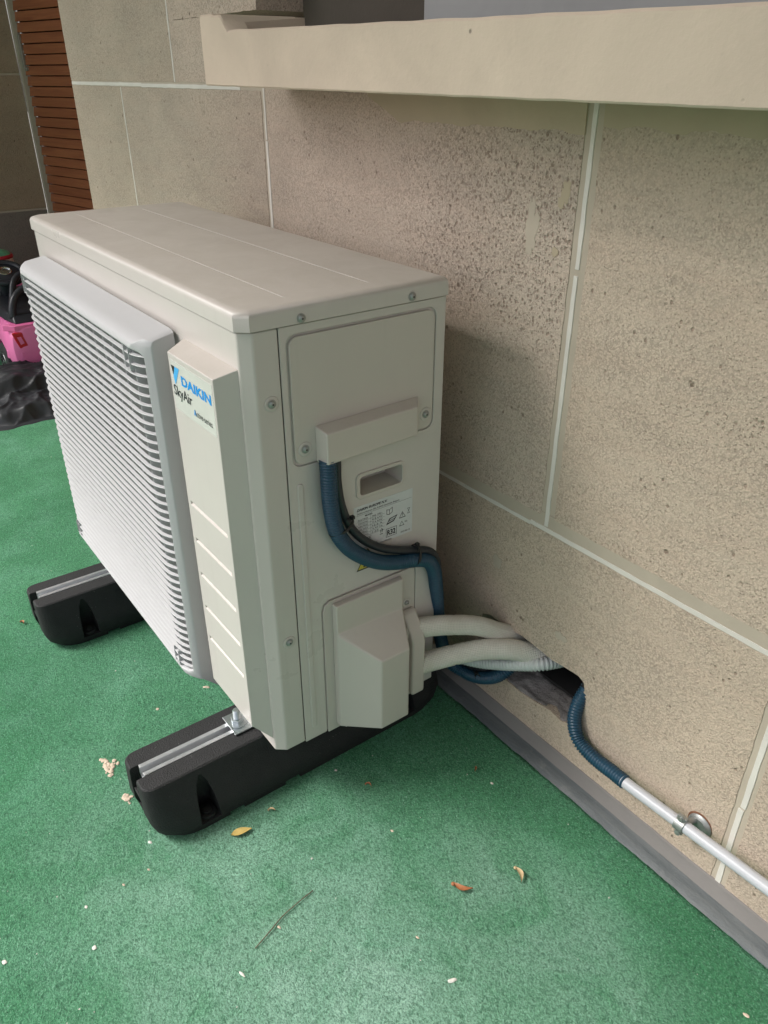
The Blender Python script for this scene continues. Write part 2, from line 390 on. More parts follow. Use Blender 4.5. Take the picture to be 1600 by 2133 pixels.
def spline(pts, step):
    P = [Vector(p) for p in pts]; P = [2 * P[0] - P[1]] + P + [2 * P[-1] - P[-2]]
    dense = []
    for i in range(1, len(P) - 2):
        for k in range(60):
            t = k / 60; a, b, c, d = P[i - 1], P[i], P[i + 1], P[i + 2]
            dense.append(.5 * ((2 * b) + (c - a) * t + (2 * a - 5 * b + 4 * c - d) * t * t + (3 * b - a - 3 * c + d) * t ** 3))
    dense.append(P[-2])
    out = [dense[0]]; acc = 0; nxt = step
    for a, b in zip(dense, dense[1:]):
        L = (b - a).length
        while L > 0 and acc + L >= nxt:
            out.append(a.lerp(b, (nxt - acc) / L)); nxt += step
        acc += L
    return out
def sweep(name, path, rad, mat, parent=None, n=18, uv=False, squash=1):
    """path: points; rad: function(i, s) -> radius"""
    rings = []; t0 = (path[1] - path[0]).normalized(); u = t0.orthogonal().normalized(); s = 0; S = []
    for i, p in enumerate(path):
        t = (path[min(i + 1, len(path) - 1)] - path[max(i - 1, 0)]).normalized()
        u = (u - t * u.dot(t)).normalized(); w = t.cross(u)
        if i: s += (p - path[i - 1]).length
        S.append(s); r = rad(i, s)
        rings.append([tuple(p + (u * cos(2 * pi * k / n) + w * sin(2 * pi * k / n)) * r) for k in range(n)])
    V, Fs = loft(rings)
    o = obj(name, V, Fs, mat, parent, smooth=True)
    if uv:
        ul = o.data.uv_layers.new(name='UVMap'); r0 = rad(0, 0)
        for p in o.data.polygons:
            ks = [o.data.loops[l].vertex_index % n for l in p.loop_indices]; wrap = max(ks) - min(ks) > n / 2
            for l in p.loop_indices:
                vi = o.data.loops[l].vertex_index; k = vi % n
                if wrap and k == 0: k = n
                ul.data[l].uv = (k / n * 2 * pi * r0, S[min(vi // n, len(S) - 1)])
    return o
def corrugated(name, pts, r, pitch, depth, mat, parent=None, n=20):
    path = spline(pts, pitch / 4)
    prof = (0, 0, depth, depth)
    return sweep(name, path, lambda i, s: r - (0, .15, 1, .9)[i % 4] * depth, mat, parent, n)
def text(name, body, mat, parent, pos, w, h, plane='front', bold=0, shear=0, align='L'):
    cu = bpy.data.curves.new(name, 'FONT'); cu.body = body; cu.size = 1; cu.offset = bold; cu.shear = shear; cu.resolution_u = 3
    to = bpy.data.objects.new(name, cu); COL.objects.link(to); bpy.context.view_layer.update()
    me = bpy.data.meshes.new_from_object(to.evaluated_get(bpy.context.evaluated_depsgraph_get()))
    bpy.data.objects.remove(to)
    xs = [v.co.x for v in me.vertices]; ys = [v.co.y for v in me.vertices]
    if not xs: return None
    x0, x1, y0, y1 = min(xs), max(xs), min(ys), max(ys)
    for v in me.vertices:
        a = (v.co.x - x0) / (x1 - x0) * w; b = (v.co.y - y0) / (y1 - y0) * h
        v.co = (pos[0] + a, pos[1], pos[2] + b) if plane == 'front' else (pos[0], pos[1] + a, pos[2] + b)
    me.materials.clear()
    return mobj(name, me, mat, parent)
def flat(pts): return [tuple(pts_) for pts_ in pts], [tuple(range(len(pts)))]

# ================================================================== SETTING
nz = lambda x, y=0, z=0: noise.noise(Vector((x, y, z)))
# ground slab and carpet
o = obj('terrace_floor', *box(-30, 30, -30, 30, -.30, -.012), M['ground']); tag(o, kind='structure')
def carpet_mesh():
    V = []; Fs = []
    xs = [-4.2 + i * .02 for i in range(331)]
    ys = [-2.6 + i * .04 for i in range(74)]
    for x in xs:
        e = .3985 + .004 * nz(x * 9) + .002 * nz(x * 60)
        if x < -1.9: e = 1.1
        col = [y for y in ys] + [.36, .385, e, e]
        if x < -1.9: col = [y for y in ys] + [.6, .9, 1.1, 1.1]
        for k, y in enumerate(col):
            z = .0012 * nz(x * 5, y * 5)
            if k == len(col) - 1: z = -.012
            V.append((x, y, z))
    n = len(ys) + 4
    for i in range(len(xs) - 1):
        for j in range(n - 1): Fs.append((i * n + j, (i + 1) * n + j, (i + 1) * n + j + 1, i * n + j + 1))
    return V, Fs
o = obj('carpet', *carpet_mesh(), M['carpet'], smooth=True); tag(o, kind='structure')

# ---- limestone wall
YW = .43
wall = empty('stone_wall', (-.1, YW, 0), label='pale limestone block wall with white painted joints behind the outdoor unit', cat='wall')
def edge_pts(x0, x1, z0, z1, seed, amp=.0016):
    pts = []
    def run(a, b):
        L = math.dist(a, b); n = max(2, int(L / .012))
        for i in range(n):
            t = i / n; pts.append((a[0] + (b[0] - a[0]) * t + amp * nz(a[0] * 7 + t * L * 40, seed, 1), a[1] + (b[1] - a[1]) * t + amp * nz(t * L * 40, seed, 5)))
    run((x0, z0), (x1, z0)); run((x1, z0), (x1, z1)); run((x1, z1), (x0, z1)); run((x0, z1), (x0, z0))
    return pts
def block(x0, x1, z0, z1, mat='stone', depth=.17, seed=0, proud=0, amp=.0016):
    return obj('stone', *prism(edge_pts(x0, x1, z0, z1, seed, amp), 'y', YW - proud, YW + depth), M[mat], wall, bevel=.0004, seg=1)
J1, J2, J3 = .1325, -.693, -1.481
block(-1.895, -1.12, .02, .441, 'stone', seed=1)
block(-1.105, -.36, .02, .441, 'stone', seed=2)
hs = block(-.345, .522, .02, .441, 'stone', seed=3)
block(.545, 1.35, .02, .441, 'stone', seed=4)
block(1.365, 2.4, .02, .441, 'stone', seed=41)
block(-1.895, J3 - .004, .455, 1.043, 'stone_fine', seed=5, depth=.3)
block(J3 + .004, J2 - .012, .455, 1.043, 'stone_fine', seed=6)
block(J2 + .006, J1 - .0125, .468, 1.046, 'stone_rough', seed=7)
block(J1 + .0145, .95, .470, 1.048, 'stone', seed=8)
block(.965, 2.4, .470, 1.048, 'stone', seed=9)
block(-1.895, -1.121, 1.056, 1.75, 'stone_fine', seed=10)
def ub(x0, x1, z0, z1, s, mat='stone'): return block(x0, x1, z0, z1, mat, seed=s)
ub(-1.113, -.885, 1.056, 1.176, 11, 'stone_rough')
ub(-1.113, -.70, 1.1763, 1.75, 12, 'stone_rough')
ub(-1.895, -.7, 1.76, 2.5, 13); ub(-1.895, -.3, 2.51, 3.4, 15); ub(-.29, 2.4, 2.51, 3.4, 16); ub(-1.895, .4, 3.41, 4.4, 17); ub(.41, 2.4, 3.41, 4.4, 18)
ub(-.69, 2.4, 1.76, 2.5, 14)
# chiselled hole in the lower course
HOLE = [(.002, .104), (.002, .185), (.010, .208), (.03, .2165), (.08, .2145), (.11, .219), (.15, .2165), (.18, .213), (.205, .2165), (.237, .219), (.249, .213), (.253, .200), (.249, .185), (.256, .16), (.252, .13), (.235, .112), (.217, .1035), (.19, .1085), (.155, .102), (.12, .0985), (.086, .1), (.062, .113), (.03, .112), (.012, .104)]
rings = []
for d, f in ((-.01, 1.0), (.165, .96)):
    rings.append([(.10 + (x - .10) * f, YW + d, (.165 + (z - .165) * f) + (-.012 if z < .15 and d > 0 else 0)) for x, z in HOLE])
cut(hs, [loft(rings)])
# smeared cement on the sloping floor of the hole
V = []; nx, ny = 44, 18
for i in range(nx + 1):
    for j in range(ny + 1):
        x = .008 + .238 * i / nx; t = j / ny
        # lower lip of the outline at this x
        zb = .099 + (.012 if x < .06 else 0) + .006 * nz(x * 30) + (max(0, x - .2) * .25)
        y = YW - .0005 + .064 * t
        z = zb + .002 + .016 * t - .10 * max(0, t - .8) + .0035 * nz(x * 40, t * 6)
        if j == 0: y = YW + .0006; z = zb - .008
        V.append((x, y, z))
Fs = [(i * (ny + 1) + j, (i + 1) * (ny + 1) + j, (i + 1) * (ny + 1) + j + 1, i * (ny + 1) + j + 1) for i in range(nx) for j in range(ny)]
obj('cement_smear', V, Fs, M['smear'], wall, smooth=True)
obj('hole_shade_back', *box(.006, .2425, YW + .150, YW + .164, .098, .216), M['hole_shade'], wall)  # near-black sheets stand in for the shade deep in the hole
obj('hole_shade_sheet', *box(.006, .2425, YW + .050, YW + .1495, .098, .1185), M['hole_shade'], wall)
obj('hole_shade_sheet', *box(.006, .2425, YW + .010, YW + .1495, .2085, .2125), M['hole_shade'], wall)
obj('hole_shade_sheet', *box(.2430, .2500, YW + .004, YW + .1495, .1225, .2080), M['hole_shade'], wall)
# mortar beds (flush strips slightly behind the stone faces)
def strip(name, x0, x1, z0, z1, y, mat, amp=.0008, th=.02, seed=0, horiz=True):
    pts = []
    L = (x1 - x0) if horiz else (z1 - z0); n = int(L / .012)
    for side in (0, 1):
        for i in range(n + 1):
            k = i if side == 0 else n - i; t = k / n; s = amp * nz(t * L * 30, side * 9 + seed)
            if horiz: pts.append((x0 + (x1 - x0) * t, (z0 if side == 0 else z1) + s))
            else: pts.append(((x0 if side == 0 else x1) + s, z0 + (z1 - z0) * t))
    return obj(name, *prism(pts, 'y', y, y + th), M[mat], wall, bevel=.0006, seg=1)
MY = YW + .0005
strip('mortar_bed', -1.893, 2.4, .436, .474, MY, 'mortar', .0005, .1)
strip('mortar_bed', -1.893, 2.4, 1.040, 1.059, MY + .0003, 'mortar', .0005, .1)
for k, (x, w0, w1, z0, z1) in enumerate(((J1, .0145, .0160, .474, 1.06), (J2, .014, .008, .474, 1.06), (J3, .006, .006, .474, 1.06), (-1.117, .007, .007, 1.06, 1.75), (.5335, .014, .014, .02, .436), (-.3525, .01, .01, .02, .436), (-1.1125, .01, .01, .02, .436), (.9575, .01, .01, .474, 1.06), (1.3575, .01, .01, .02, .436))):
    strip('mortar_joint', x - w0, x + w1, z0, z1, MY + .0006, 'mortar', .0005, .1, k, False)
LY = YW - .0003
def line(x0, x1, z0, z1, horiz, seed, amp=.0011): strip('painted_joint', x0, x1, z0, z1, LY, 'joint', amp, .012, seed, horiz)
line(-.3, .1, .4405, .4475, True, 1); line(.1, .62, .4425, .4505, True, 2); line(.62, 2.4, .4425, .4505, True, 22)
line(-1.893, -1.33, 1.045, 1.0535, True, 3); line(-1.33, -.79, 1.0435, 1.052, True, 31)
line(J1 - .0038, J1 + .0038, .452, .838, False, 4); line(J1 - .0032, J1 + .0042, .846, 1.05, False, 5)
line(J2 - .004, J2 + .004, .48, .955, False, 6); line(J2 - .003, J2 + .003, .957, 1.05, False, 61)
line(J3 - .003, J3 + .003, .455, 1.0425, False, 7); line(-1.120, -1.114, 1.056, 1.74, False, 8)
line(.529, .537, .03, .19, False, 9); line(.5305, .5385, .193, .438, False, 91)
# smooth mortar skim with ragged lower edge under the ledge
def skim(x0, x1, zt, zb, seed, name='mortar_skim'):
    n = int((x1 - x0) / .006); bot = []
    for i in range(n + 1):
        x = x0 + (x1 - x0) * i / n
        bot.append((x, zb(x) + .006 * nz(x * 22, seed) + .003 * nz(x * 90, seed)))
    pts = bot + [(x1, zt), (x0, zt)]
    V = [(x, YW - .0026 + .0018 * (z < zt), z) for x, z in pts] + [(x, YW + .004, z) for x, z in pts]; m = len(pts)
    return obj(name, V, [tuple(range(m))] + [(i, (i + 1) % m, m + (i + 1) % m, m + i) for i in range(m)], M['plaster'], wall)
skim(-.34, J1 - .0120, 1.052, lambda x: 1.008 + max(0, -.26 - x) * .4, 2)
skim(J1 + .0155, 1.1, 1.052, lambda x: 1.016, 7)
def blob(cx, cz, rx, rz, seed, mat='plaster'):
    pts = []
    for i in range(60):
        a = 2 * pi * i / 60; q = 1 + .45 * nz(cos(a) * 1.6, sin(a) * 1.6, seed) + .35 * nz(cos(a) * 5, sin(a) * 5, seed)
        pts.append((cx + rx * cos(a) * q, cz + rz * sin(a) * q))
    return obj('mortar_patch', *prism(pts, 'y', YW - .0004 - .00007 * seed, YW + .003), M[mat], wall, bevel=.0008, seg=1)
blob(.1005, .938, .008, .014, 1); blob(.094, .926, .006, .007, 3); blob(.046, .885, .011, .034, 2, 'mortar'); blob(.092, .862, .006, .006, 5)
blob(.035, .335, .012, .012, 8, 'mortar'); blob(.19, .27, .012, .008, 9, 'mortar')
obj('added_shade_slab', *box(-3.3, 2.4, -1.62, YW - .002, 2.95, 3.12), M['ledge'], wall, bevel=.01)  # unseen slab added overhead to block sky and sun
# core behind the blocks, window recess
obj('wall_core', *box(-1.89, 2.4, YW + .171, YW + .25, -.01, 4.4), M['reveal'], wall)
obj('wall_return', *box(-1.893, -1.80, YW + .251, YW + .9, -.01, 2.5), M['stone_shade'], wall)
obj('window_reveal', *box(-.695, -.26, YW + .10, YW + .169, 1.06, 1.755), M['reveal'], wall)
obj('window_panel', *box(-.27, 2.4, YW + .055, YW + .099, 1.06, 1.755), M['sill'], wall, bevel=.003)

# ---- ledge (rendered window-box front)
led = empty('window_ledge', (.4, .35, 1.05), label='cream rendered window ledge projecting from the top of the stone wall', cat='ledge')
def ledge_mesh():
    V = []; rings = []
    xs = [-.604 + i * .012 for i in range(255)]
    for x in xs:
        top = 1.1555 + (.003 if x < -.56 else 0)
        if x > -.528: top = 1.1555 - min(1, (x + .528) / .017) * .022
        if x > -.511: top = 1.1335 - .0143 * (x + .511)
        top += .0010 * nz(x * 18); bot = 1.0490 - .0086 * x + .0007 * nz(x * 25, 4)
        f = .270 + .0008 * nz(x * 14, 2)
        rings.append([(x, f + .002, bot), (x, f, bot + .002), (x, f - .0005, (bot + top) / 2), (x, f, top - .003), (x, f + .003, top), (x, .31 if x > -.53 else .4325, top + .001), (x, .313 if x > -.53 else .433, top - .03), (x, .4335, top - .035), (x, .4335, bot)])
    return loft(rings)
obj('ledge_front', *ledge_mesh(), M['ledge'], led, smooth='auto')

# ---- grey waterproofing upstand along the foot of the wall
def cove_mesh(prof, x0=-1.89, x1=2.4, step=.008, am=1):
    rings = []
    n = int((x1 - x0) / step)
    for i in range(n + 1):
        x = x0 + i * step; r = []
        for k, (y, z, a) in enumerate(prof):
            r.append((x, y + a * am * (.6 * nz(x * 12, k) + .4 * nz(x * 70, k)), z + a * am * .5 * nz(x * 30, k + 9)))
        rings.append(r)
    return loft(rings, closed=False, caps=False)
o = obj('wall_upstand', *cove_mesh([(.3925, .0025, .003), (.397, .0065, .0016), (.408, .0085, .0015), (.4185, .012, .001)]), M['cove'], smooth=True); tag(o, kind='structure')
o2 = obj('upstand_top', *cove_mesh([(.4185, .0119, .001), (.4225, .021, .0008), (.4268, .031, .0012), (.4272, .034, .0028), (.4315, .0345, .002)]), M['cove_top'], None, smooth=True); tag(o2, kind='structure')

# ---- far return wall, wooden shutter door
far = empty('return_wall', (-3.25, .1, 0), label='brown shaded limestone return wall left of the wooden shutter', cat='wall')
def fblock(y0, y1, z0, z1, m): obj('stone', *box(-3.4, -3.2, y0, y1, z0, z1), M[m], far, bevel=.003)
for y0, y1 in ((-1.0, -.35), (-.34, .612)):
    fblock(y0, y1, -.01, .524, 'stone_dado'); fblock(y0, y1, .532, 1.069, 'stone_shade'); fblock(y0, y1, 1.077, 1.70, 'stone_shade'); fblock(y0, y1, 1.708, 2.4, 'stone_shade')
obj('mortar_joint', *box(-3.38, -3.203, -1.0, .611, .523, .533), M['mortar'], far)
obj('mortar_joint', *box(-3.38, -3.203, -1.0, .611, 1.068, 1.078), M['mortar'], far)
obj('mortar_joint', *box(-3.38, -3.203, -1.0, .611, 1.699, 1.709), M['mortar'], far)
A = Vector((-3.19, .638, 0)); D = Vector((.972, .235, 0)).normalized(); N = Vector((D.y, -D.x, 0))
door = empty('wooden_shutter', tuple(A + D * .5), label='reddish brown varnished wooden slat shutter left of the limestone wall', cat='shutter')
def dbox(a0, a1, n0, n1, z0, z1):
    v, f = box(a0, a1, n0, n1, z0, z1)
    return [tuple(A + D * p[0] + N * p[1] + Vector((0, 0, p[2]))) for p in v], f
for k in range(54):
    z = .01 + k * .0392
    v, f = box(0, 1.45, -.006, .006, z, z + .0365)
    v = [(p[0], p[1] + (.006 if p[2] < z + .01 else 0), p[2]) for p in v]
    obj('slat', [tuple(A + D * p[0] + N * p[1] + Vector((0, 0, p[2]))) for p in v], f, M['wood'], door, bevel=.002, seg=1)
obj('backing', *dbox(0, 1.45, -.02, -.0125, 0, 2.13), M['seam'], door)
fr = obj('door_frame', *box(-3.199, -3.175, .6125, .640, 0, 2.2), M['trim'], door, bevel=.003)
obj('latch', *join(box(-3.174, -3.16, .625, .637, 1.09, 1.22), box(-3.174, -3.15, .630, .652, 1.085, 1.10), box(-3.172, -3.152, .640, .650, 1.10, 1.135), box(-3.174, -3.158, .632, .65, 1.15, 1.162)), M['latch'], door, bevel=.003)

# ================================================================== OUTDOOR UNIT
ac = empty('air_conditioner', (-.45, .16, .107), label='large ivory air conditioning outdoor unit with white louvred grille on black rubber feet', cat='air conditioner')
ZB, ZT = .1075, .803
# front panel wrapping round to the side seam, chamfered vertical corners
fp = [(-.900, .0503), (-.900, .016), (-.888, 0), (-.0125, 0), (.0, .0155), (.0, .0503), (-.02, .0503), (-.02, .045), (-.88, .045), (-.88, .0503)]
front = obj('front_panel', *prism(fp, 'z', ZB + .001, ZT - .0012), M['paint'], ac, bevel=.0035, seg=3)
CX, CZ = -.515, .440
cut(front, [cyl((CX, -.02, CZ), (0, 1, 0), .27, .09, 64)])
for p in front.data.polygons: p.use_smooth = True
# service side panel with recesses
side = obj('side_panel', *box(-.06, 0, .0515, .320, ZB - .002, ZT - .0012), M['paint'], ac, bevel=.0012, seg=2)
def xprism(pts, a, b): return prism(pts, 'x', a, b)
bead = rrect(.0625, .0745, .129, .585, .0058, 5)
cut(side, [
    xprism(rrect(.0605, .3030, .6080, .7905, .014), -.0035, .01),      # terminal cover recess
    xprism(rrect(.1665, .2452, .5325, .5645, .006), -.050, .01),       # hand grip pocket
    xprism([(.0930, .099), (.0930, .357), (.0975, .367), (.105, .3715), (.268, .3715), (.2745, .367), (.2765, .36), (.2765, .099)], -.003, .01),
])
for p in side.data.polygons: p.use_smooth = False
back = obj('rear_panel', *box(-.900, -.0605, .300, .3195, ZB, ZT - .0012), M['paint'], ac, bevel=.002)
obj('left_panel', *box(-.900, -.885, .0512, .2995, ZB, ZT - .0012), M['paint'], ac, bevel=.001)
obj('base_pan', *box(-.884, -.0605, .0506, .2995, ZB - .003, ZB + .02), M['paint'], ac)
obj('seam_shade_strip', *box(-.015, -.0022, .0500, .0519, ZB + .003, ZT - .004), M['seam'], side)  # black strip stands in for the shade in the open panel gap
# top cover
def lid():
    rings = []
    def ring(x0, x1, y0, y1, z, c):
        return [(x0 + c, y0, z), (x1 - c * 1.0, y0, z), (x1, y0 + c * 1.1, z), (x1, y1 - .004, z), (x1 - .004, y1, z), (x0 + .004, y1, z), (x0, y1 - .004, z), (x0, y0 + c, z)]
    for ins, z in ((.0012, .8032), (0, .8038), (0, .8195), (.0006, .8225), (.0022, .8255), (.0048, .8277), (.0085, .8288), (.0125, .829)):
        rings.append(ring(-.9035 + ins, .0035 - ins, -.0035 + ins, .3235 - ins, z, .0135))
    return loft(rings)
top = obj('top_cover', *lid(), M['paint'], ac, smooth='auto')
for y, x0, x1 in ((.0800, -.866, -.035), (.211, -.84, -.035)):
    obj('crease', *prism([(x0, y - .0016), (x1, y - .0016), (x1 + .003, y), (x1, y + .0016), (x0, y + .0016), (x0 - .003, y)], 'z', .8288, .8296), M['paint'], top, bevel=.0005, seg=1)
# fan behind the grille
obj('fan_shroud', *lathe((CX, .0455, CZ), (0, 1, 0), [(.272, 0), (.262, .02), (.258, .16), (.0, .16)], 48), M['coil'], ac, smooth='auto')
fan = obj('fan_hub', *lathe((CX, .035, CZ), (0, 1, 0), [(0, 0), (.05, .002), (.062, .012), (.064, .06), (0, .06)], 32), M['coil'], ac, smooth='auto')
for k in range(3):
    V = []; nr, na = 8, 10
    for s in (0, 1):
        for i in range(nr + 1):
            r = .055 + (.245 - .055) * i / nr
            for j in range(na + 1):
                a = 2 * pi * k / 3 + (j / na) * 1.55 + .25 * i / nr
                V.append((CX + r * cos(a), .045 + .055 * j / na + s * .003, CZ + r * sin(a)))
    m = (nr + 1) * (na + 1)
    Fs = [(i * (na + 1) + j, (i + 1) * (na + 1) + j, (i + 1) * (na + 1) + j + 1, i * (na + 1) + j + 1) for i in range(nr) for j in range(na)]
    Fs += [tuple(m + q for q in reversed(f)) for f in Fs]
    obj('fan_blade', V, Fs, M['coil'], fan, smooth=True)

# grille: frame rings lofted from back to front
gr = empty('grille', (0, 0, 0)); gr.parent = ac; gr.matrix_parent_inverse = Matrix.Translation(-Vector(ac.location))
gr['label'] = 'white louvred fan grille'
GX0, GX1 = -.838, -.1925
def gring(ix0, ix1, z0, z1, ys, ym, c=.030, cz=.010):
    x0, x1 = GX0 + ix0, GX1 - ix1
    yq = ys + (ym - ys) * .45
    return [(x0, ys, z0 + cz), (x0, ys, z1 - cz), (x0 + c * .35, yq, z1 - cz * .25), (x0 + c, ym, z1), (x1 - c, ym, z1), (x1 - c * .35, yq, z1 - cz * .25), (x1, ys, z1 - cz), (x1, ys, z0 + cz), (x1 - c * .35, yq, z0 + cz * .25), (x1 - c, ym, z0), (x0 + c, ym, z0), (x0 + c * .35, yq, z0 + cz * .25)]
rings = [gring(.004, .004, .112, .7635, -.006, -.006, .012, .004),
         gring(0, 0, .148, .7565, -.036, -.040, .014, .002),
         gring(0, 0, .1495, .7555, -.0395, -.0455, .014, .003),
         gring(.001, .001, .152, .752, -.042, -.053, .020, .006),
         gring(.005, .005, .156, .7475, -.046, -.0585, .024, .007),
         gring(.009, .009, .160, .742, -.050, -.0608, .027, .007),
         gring(.0105, .0105, .163, .739, -.0505, -.0600, .027, .007),
         gring(.0125, .0125, .164, .738, -.048, -.0575, .027, .007),
         gring(.0135, .0135, .165, .737, -.020, -.024, .027, .007),
         gring(.004, .004, .118, .7585, -.0055, -.0055, .012, .004)]
frame = obj('grille_frame', *loft(rings, caps=False), M['white'], gr, bevel=.0012, seg=2)
# louvre slats following the bowed front
NS = 39; Z0, Z1 = .166, .7375; PZ = (Z1 - Z0) / NS
xa, xb = GX0 + .0135, GX1 - .0135
path = [(xa, -.0475), (xa + .006, -.0515), (xa + .014, -.0555), (xa + .024, -.0585), (xa + .036, -.060), (xb - .036, -.060), (xb - .024, -.0585), (xb - .014, -.0555), (xb - .006, -.0515), (xb, -.0475)]
def slat_mesh():
    rings = []
    for x, y in path:
        d = .0049
        rings.append([(x, y, -.0006), (x, y - .0002, .0001), (x, y + .0004, .0008), (x, y + d, .0019), (x, y + d, .0006)])
    return loft(rings)
V, Fs = slat_mesh()
sm = bpy.data.meshes.new('louvre_slat'); sm.from_pydata(V, [], Fs); sm.update(); sm.materials.append(M['white'])
bmm = bmesh.new(); bmm.from_mesh(sm); bmesh.ops.recalc_face_normals(bmm, faces=bmm.faces); bmm.to_mesh(sm); bmm.free()
for k in range(NS):
    s = bpy.data.objects.new('louvre_slat', sm); COL.objects.link(s); s.parent = gr
    s.location = (0, 0, Z0 + PZ * (k + .45))
    if k == 0: s['label'] = 'horizontal white louvre slat'
nr = 14
for k in range(nr):
    x = xa + .028 + (xb - xa - .056) * k / (nr - 1)
    obj('grille_rib', *box(x - .0008, x + .0008, -.0548, -.034, Z0 - .002, Z1 + .001), M['white'], gr)
for x in (xa + .030, xb - .040):
    for z0, z1 in ((Z1 - .033, Z1 + .001), (Z0 - .001, Z0 + .03)):
        obj('screw_pocket', *join(box(x - .0095, x - .0083, -.0606, -.03, z0, z1), box(x + .0083, x + .0095, -.0606, -.03, z0, z1), box(x - .0083, x + .0083, -.0606, -.03, z0, z0 + .0014), box(x - .0083, x + .0083, -.048, -.046, z0 + .0014, z1)), M['white'], gr)

# raised maker's panel beside the grille
def ring4(x0, x1, y, z0, z1): return [(x0, y, z0), (x1, y, z0), (x1, y, z1), (x0, y, z1)]
lp = obj('logo_panel', *loft([ring4(-.178, -.0155, .0005, .132, .7555), ring4(-.166, -.0265, -.030, .1685, .7455)]), M['paint'], ac, bevel=.0055, seg=4)
cs = []
for zz in (.5175, .4535, .3905, .3270, .2650):
    cs.append(loft([[(x, -.031, zz + .0042), (x, -.0278, zz + .0012), (x, -.0265, zz - .0012), (x, -.031, zz - .0042)] for x in (-.1555, -.036)]))
cut(lp, cs)
for p in lp.data.polygons: p.use_smooth = True
YB = -.0302
bd = obj('badge_sheet', *box(-.1605, -.0305, YB - .00005, -.0295, .6665, .7375), M['badge'], lp)
yt = YB - .0004
obj('logo_mark', *flat([(-.1575, yt, .7300), (-.1462, yt, .7300), (-.1530, yt, .7165)]), M['ink'], lp)
obj('logo_mark', *flat([(-.1452, yt, .7300), (-.1310, yt, .7300), (-.1490, yt, .7035), (-.1530, yt, .7145)]), M['cyanink'], lp)
text('brand_lettering', 'DAIKIN', M['blueink'], lp, (-.1275, yt, .7085), .0915, .0138, bold=.035)
text('series_lettering', 'SkyAir', M['ink'], lp, (-.1575, yt, .6830), .0590, .0200, bold=.012)
text('series_lettering', 'Active-series', M['ink'], lp, (-.0960, yt, .6765), .0555, .0090, bold=.0)
text('series_lettering', 'A', M['blueink'], lp, (-.0962, yt - .0002, .6763), .0065, .0088, bold=.03)

# terminal cover with cable hood
tc = obj('terminal_cover', *xprism(rrect(.0640, .2995, .6112, .7872, .0135, 7), -.0034, .0012), M['cover'], ac, bevel=.0009, seg=2)
hood = obj('cable_hood', *loft([[(0.0010, .0955, .6095), (.0010, .2725, .6075), (.0010, .2725, .6655), (.0010, .0955, .6625)],
                              [(.0270, .0985, .6125), (.0185, .2590, .6120), (.0185, .2590, .6565), (.0270, .0985, .6580)]]), M['cover'], tc, bevel=.0022, seg=3)
# hand grip
gf = obj('grip_frame', *xprism(rrect(.1605, .2485, .5275, .5695, .009, 5), -.0006, .0022), M['cover'], ac, bevel=.001, seg=2)
cut(gf, [xprism(rrect(.1675, .2442, .5335, .5635, .005, 4), -.01, .01)])
obj('grip_pocket', *loft([[(-.0005, .1672, .5332), (-.0005, .2445, .5332), (-.0005, .2445, .5638), (-.0005, .1672, .5638)], [(-.040, .172, .5345), (-.040, .242, .5345), (-.040, .242, .5625), (-.040, .172, .5625)]]), M['cover'], gf)
gp = gf.children[0]
bmm = bmesh.new(); bmm.from_mesh(gp.data)
bmesh.ops.delete(bmm, geom=[f for f in bmm.faces if abs(f.calc_center_median().x + .0005) < 1e-4], context='FACES')
bmesh.ops.reverse_faces(bmm, faces=bmm.faces); bmm.to_mesh(gp.data); bmm.free()
obj('embossed_bead', *xprism(rrect(.0640, .0730, .131, .583, .0042, 5), -.001, .0018), M['paint'], side, bevel=.0014, seg=3)
# rating label
lab = obj('rating_label', *box(0, .0004, .1560, .2662, .4385, .5157), M['labelpaper'], side)
lx = .0007
def st(b, y, z, w, h, bold=.0, shear=0): return text('lettering', b, M['ink'], lab, (lx, y, z), w, h, 'side', bold, shear)
st('DAIKIN EUROPE N.V.', .1612, .5075, .0560, .0042, .03, .3)
st('Zandvoordestraat 300, B-8400 Oostende, Belgium', .1612, .5015, .0790, .0034, .004)
st('MODEL', .176, .4955, .014, .0028, .02)
for r_, (a, b) in enumerate((('RATED', '50Hz  230V~'), ('COOLING', '6.8 kW'), ('HEATING', '7.5 kW'), ('MAX. INPUT', '16.6 A'), ('REFRIG.', '2.45 kg'), ('TCO2eq', '1.65  t'))):
    z = .4905 - r_ * .0056
    st(a, .1635, z, .0175, .0026, .004); st(b, .189, z, .019, .0026, .004)
    obj('ruled_line', *flat([(lx, .1600, z - .0014), (lx, .2120, z - .0014), (lx, .2120, z - .0011), (lx, .1600, z - .0011)]), M['ink'], lab)
obj('ruled_line', *flat([(lx, .1600, .5002), (lx, .2640, .5002), (lx, .2640, .5005), (lx, .1600, .5005)]), M['ink'], lab)
obj('ruled_line', *flat([(lx, .1862, .4610), (lx, .1865, .4610), (lx, .1865, .4950), (lx, .1862, .4950)]), M['ink'], lab)
st('CE', .1765, .4525, .0105, .0062, .0)
st('0344', .1780, .4482, .0075, .0026, .0)
st('Fluorinated greenhouse gases', .1735, .4432, .0250, .0026, .006)
st('inside this equipment', .1735, .4400, .0200, .0024, .006)
def outline(y0, y1, z0, z1, t=.0007):
    obj('frame_line', *join(*[([(lx, a, c), (lx, b, c), (lx, b, d), (lx, a, d)], [(0, 1, 2, 3)]) for a, b, c, d in ((y0, y1, z0, z0 + t), (y0, y1, z1 - t, z1), (y0, y0 + t, z0 + t, z1 - t), (y1 - t, y1, z0 + t, z1 - t))]), M['ink'], lab)
outline(.2150, .2355, .4445, .4595); st('R32', .2172, .4472, .0160, .0095, .03)
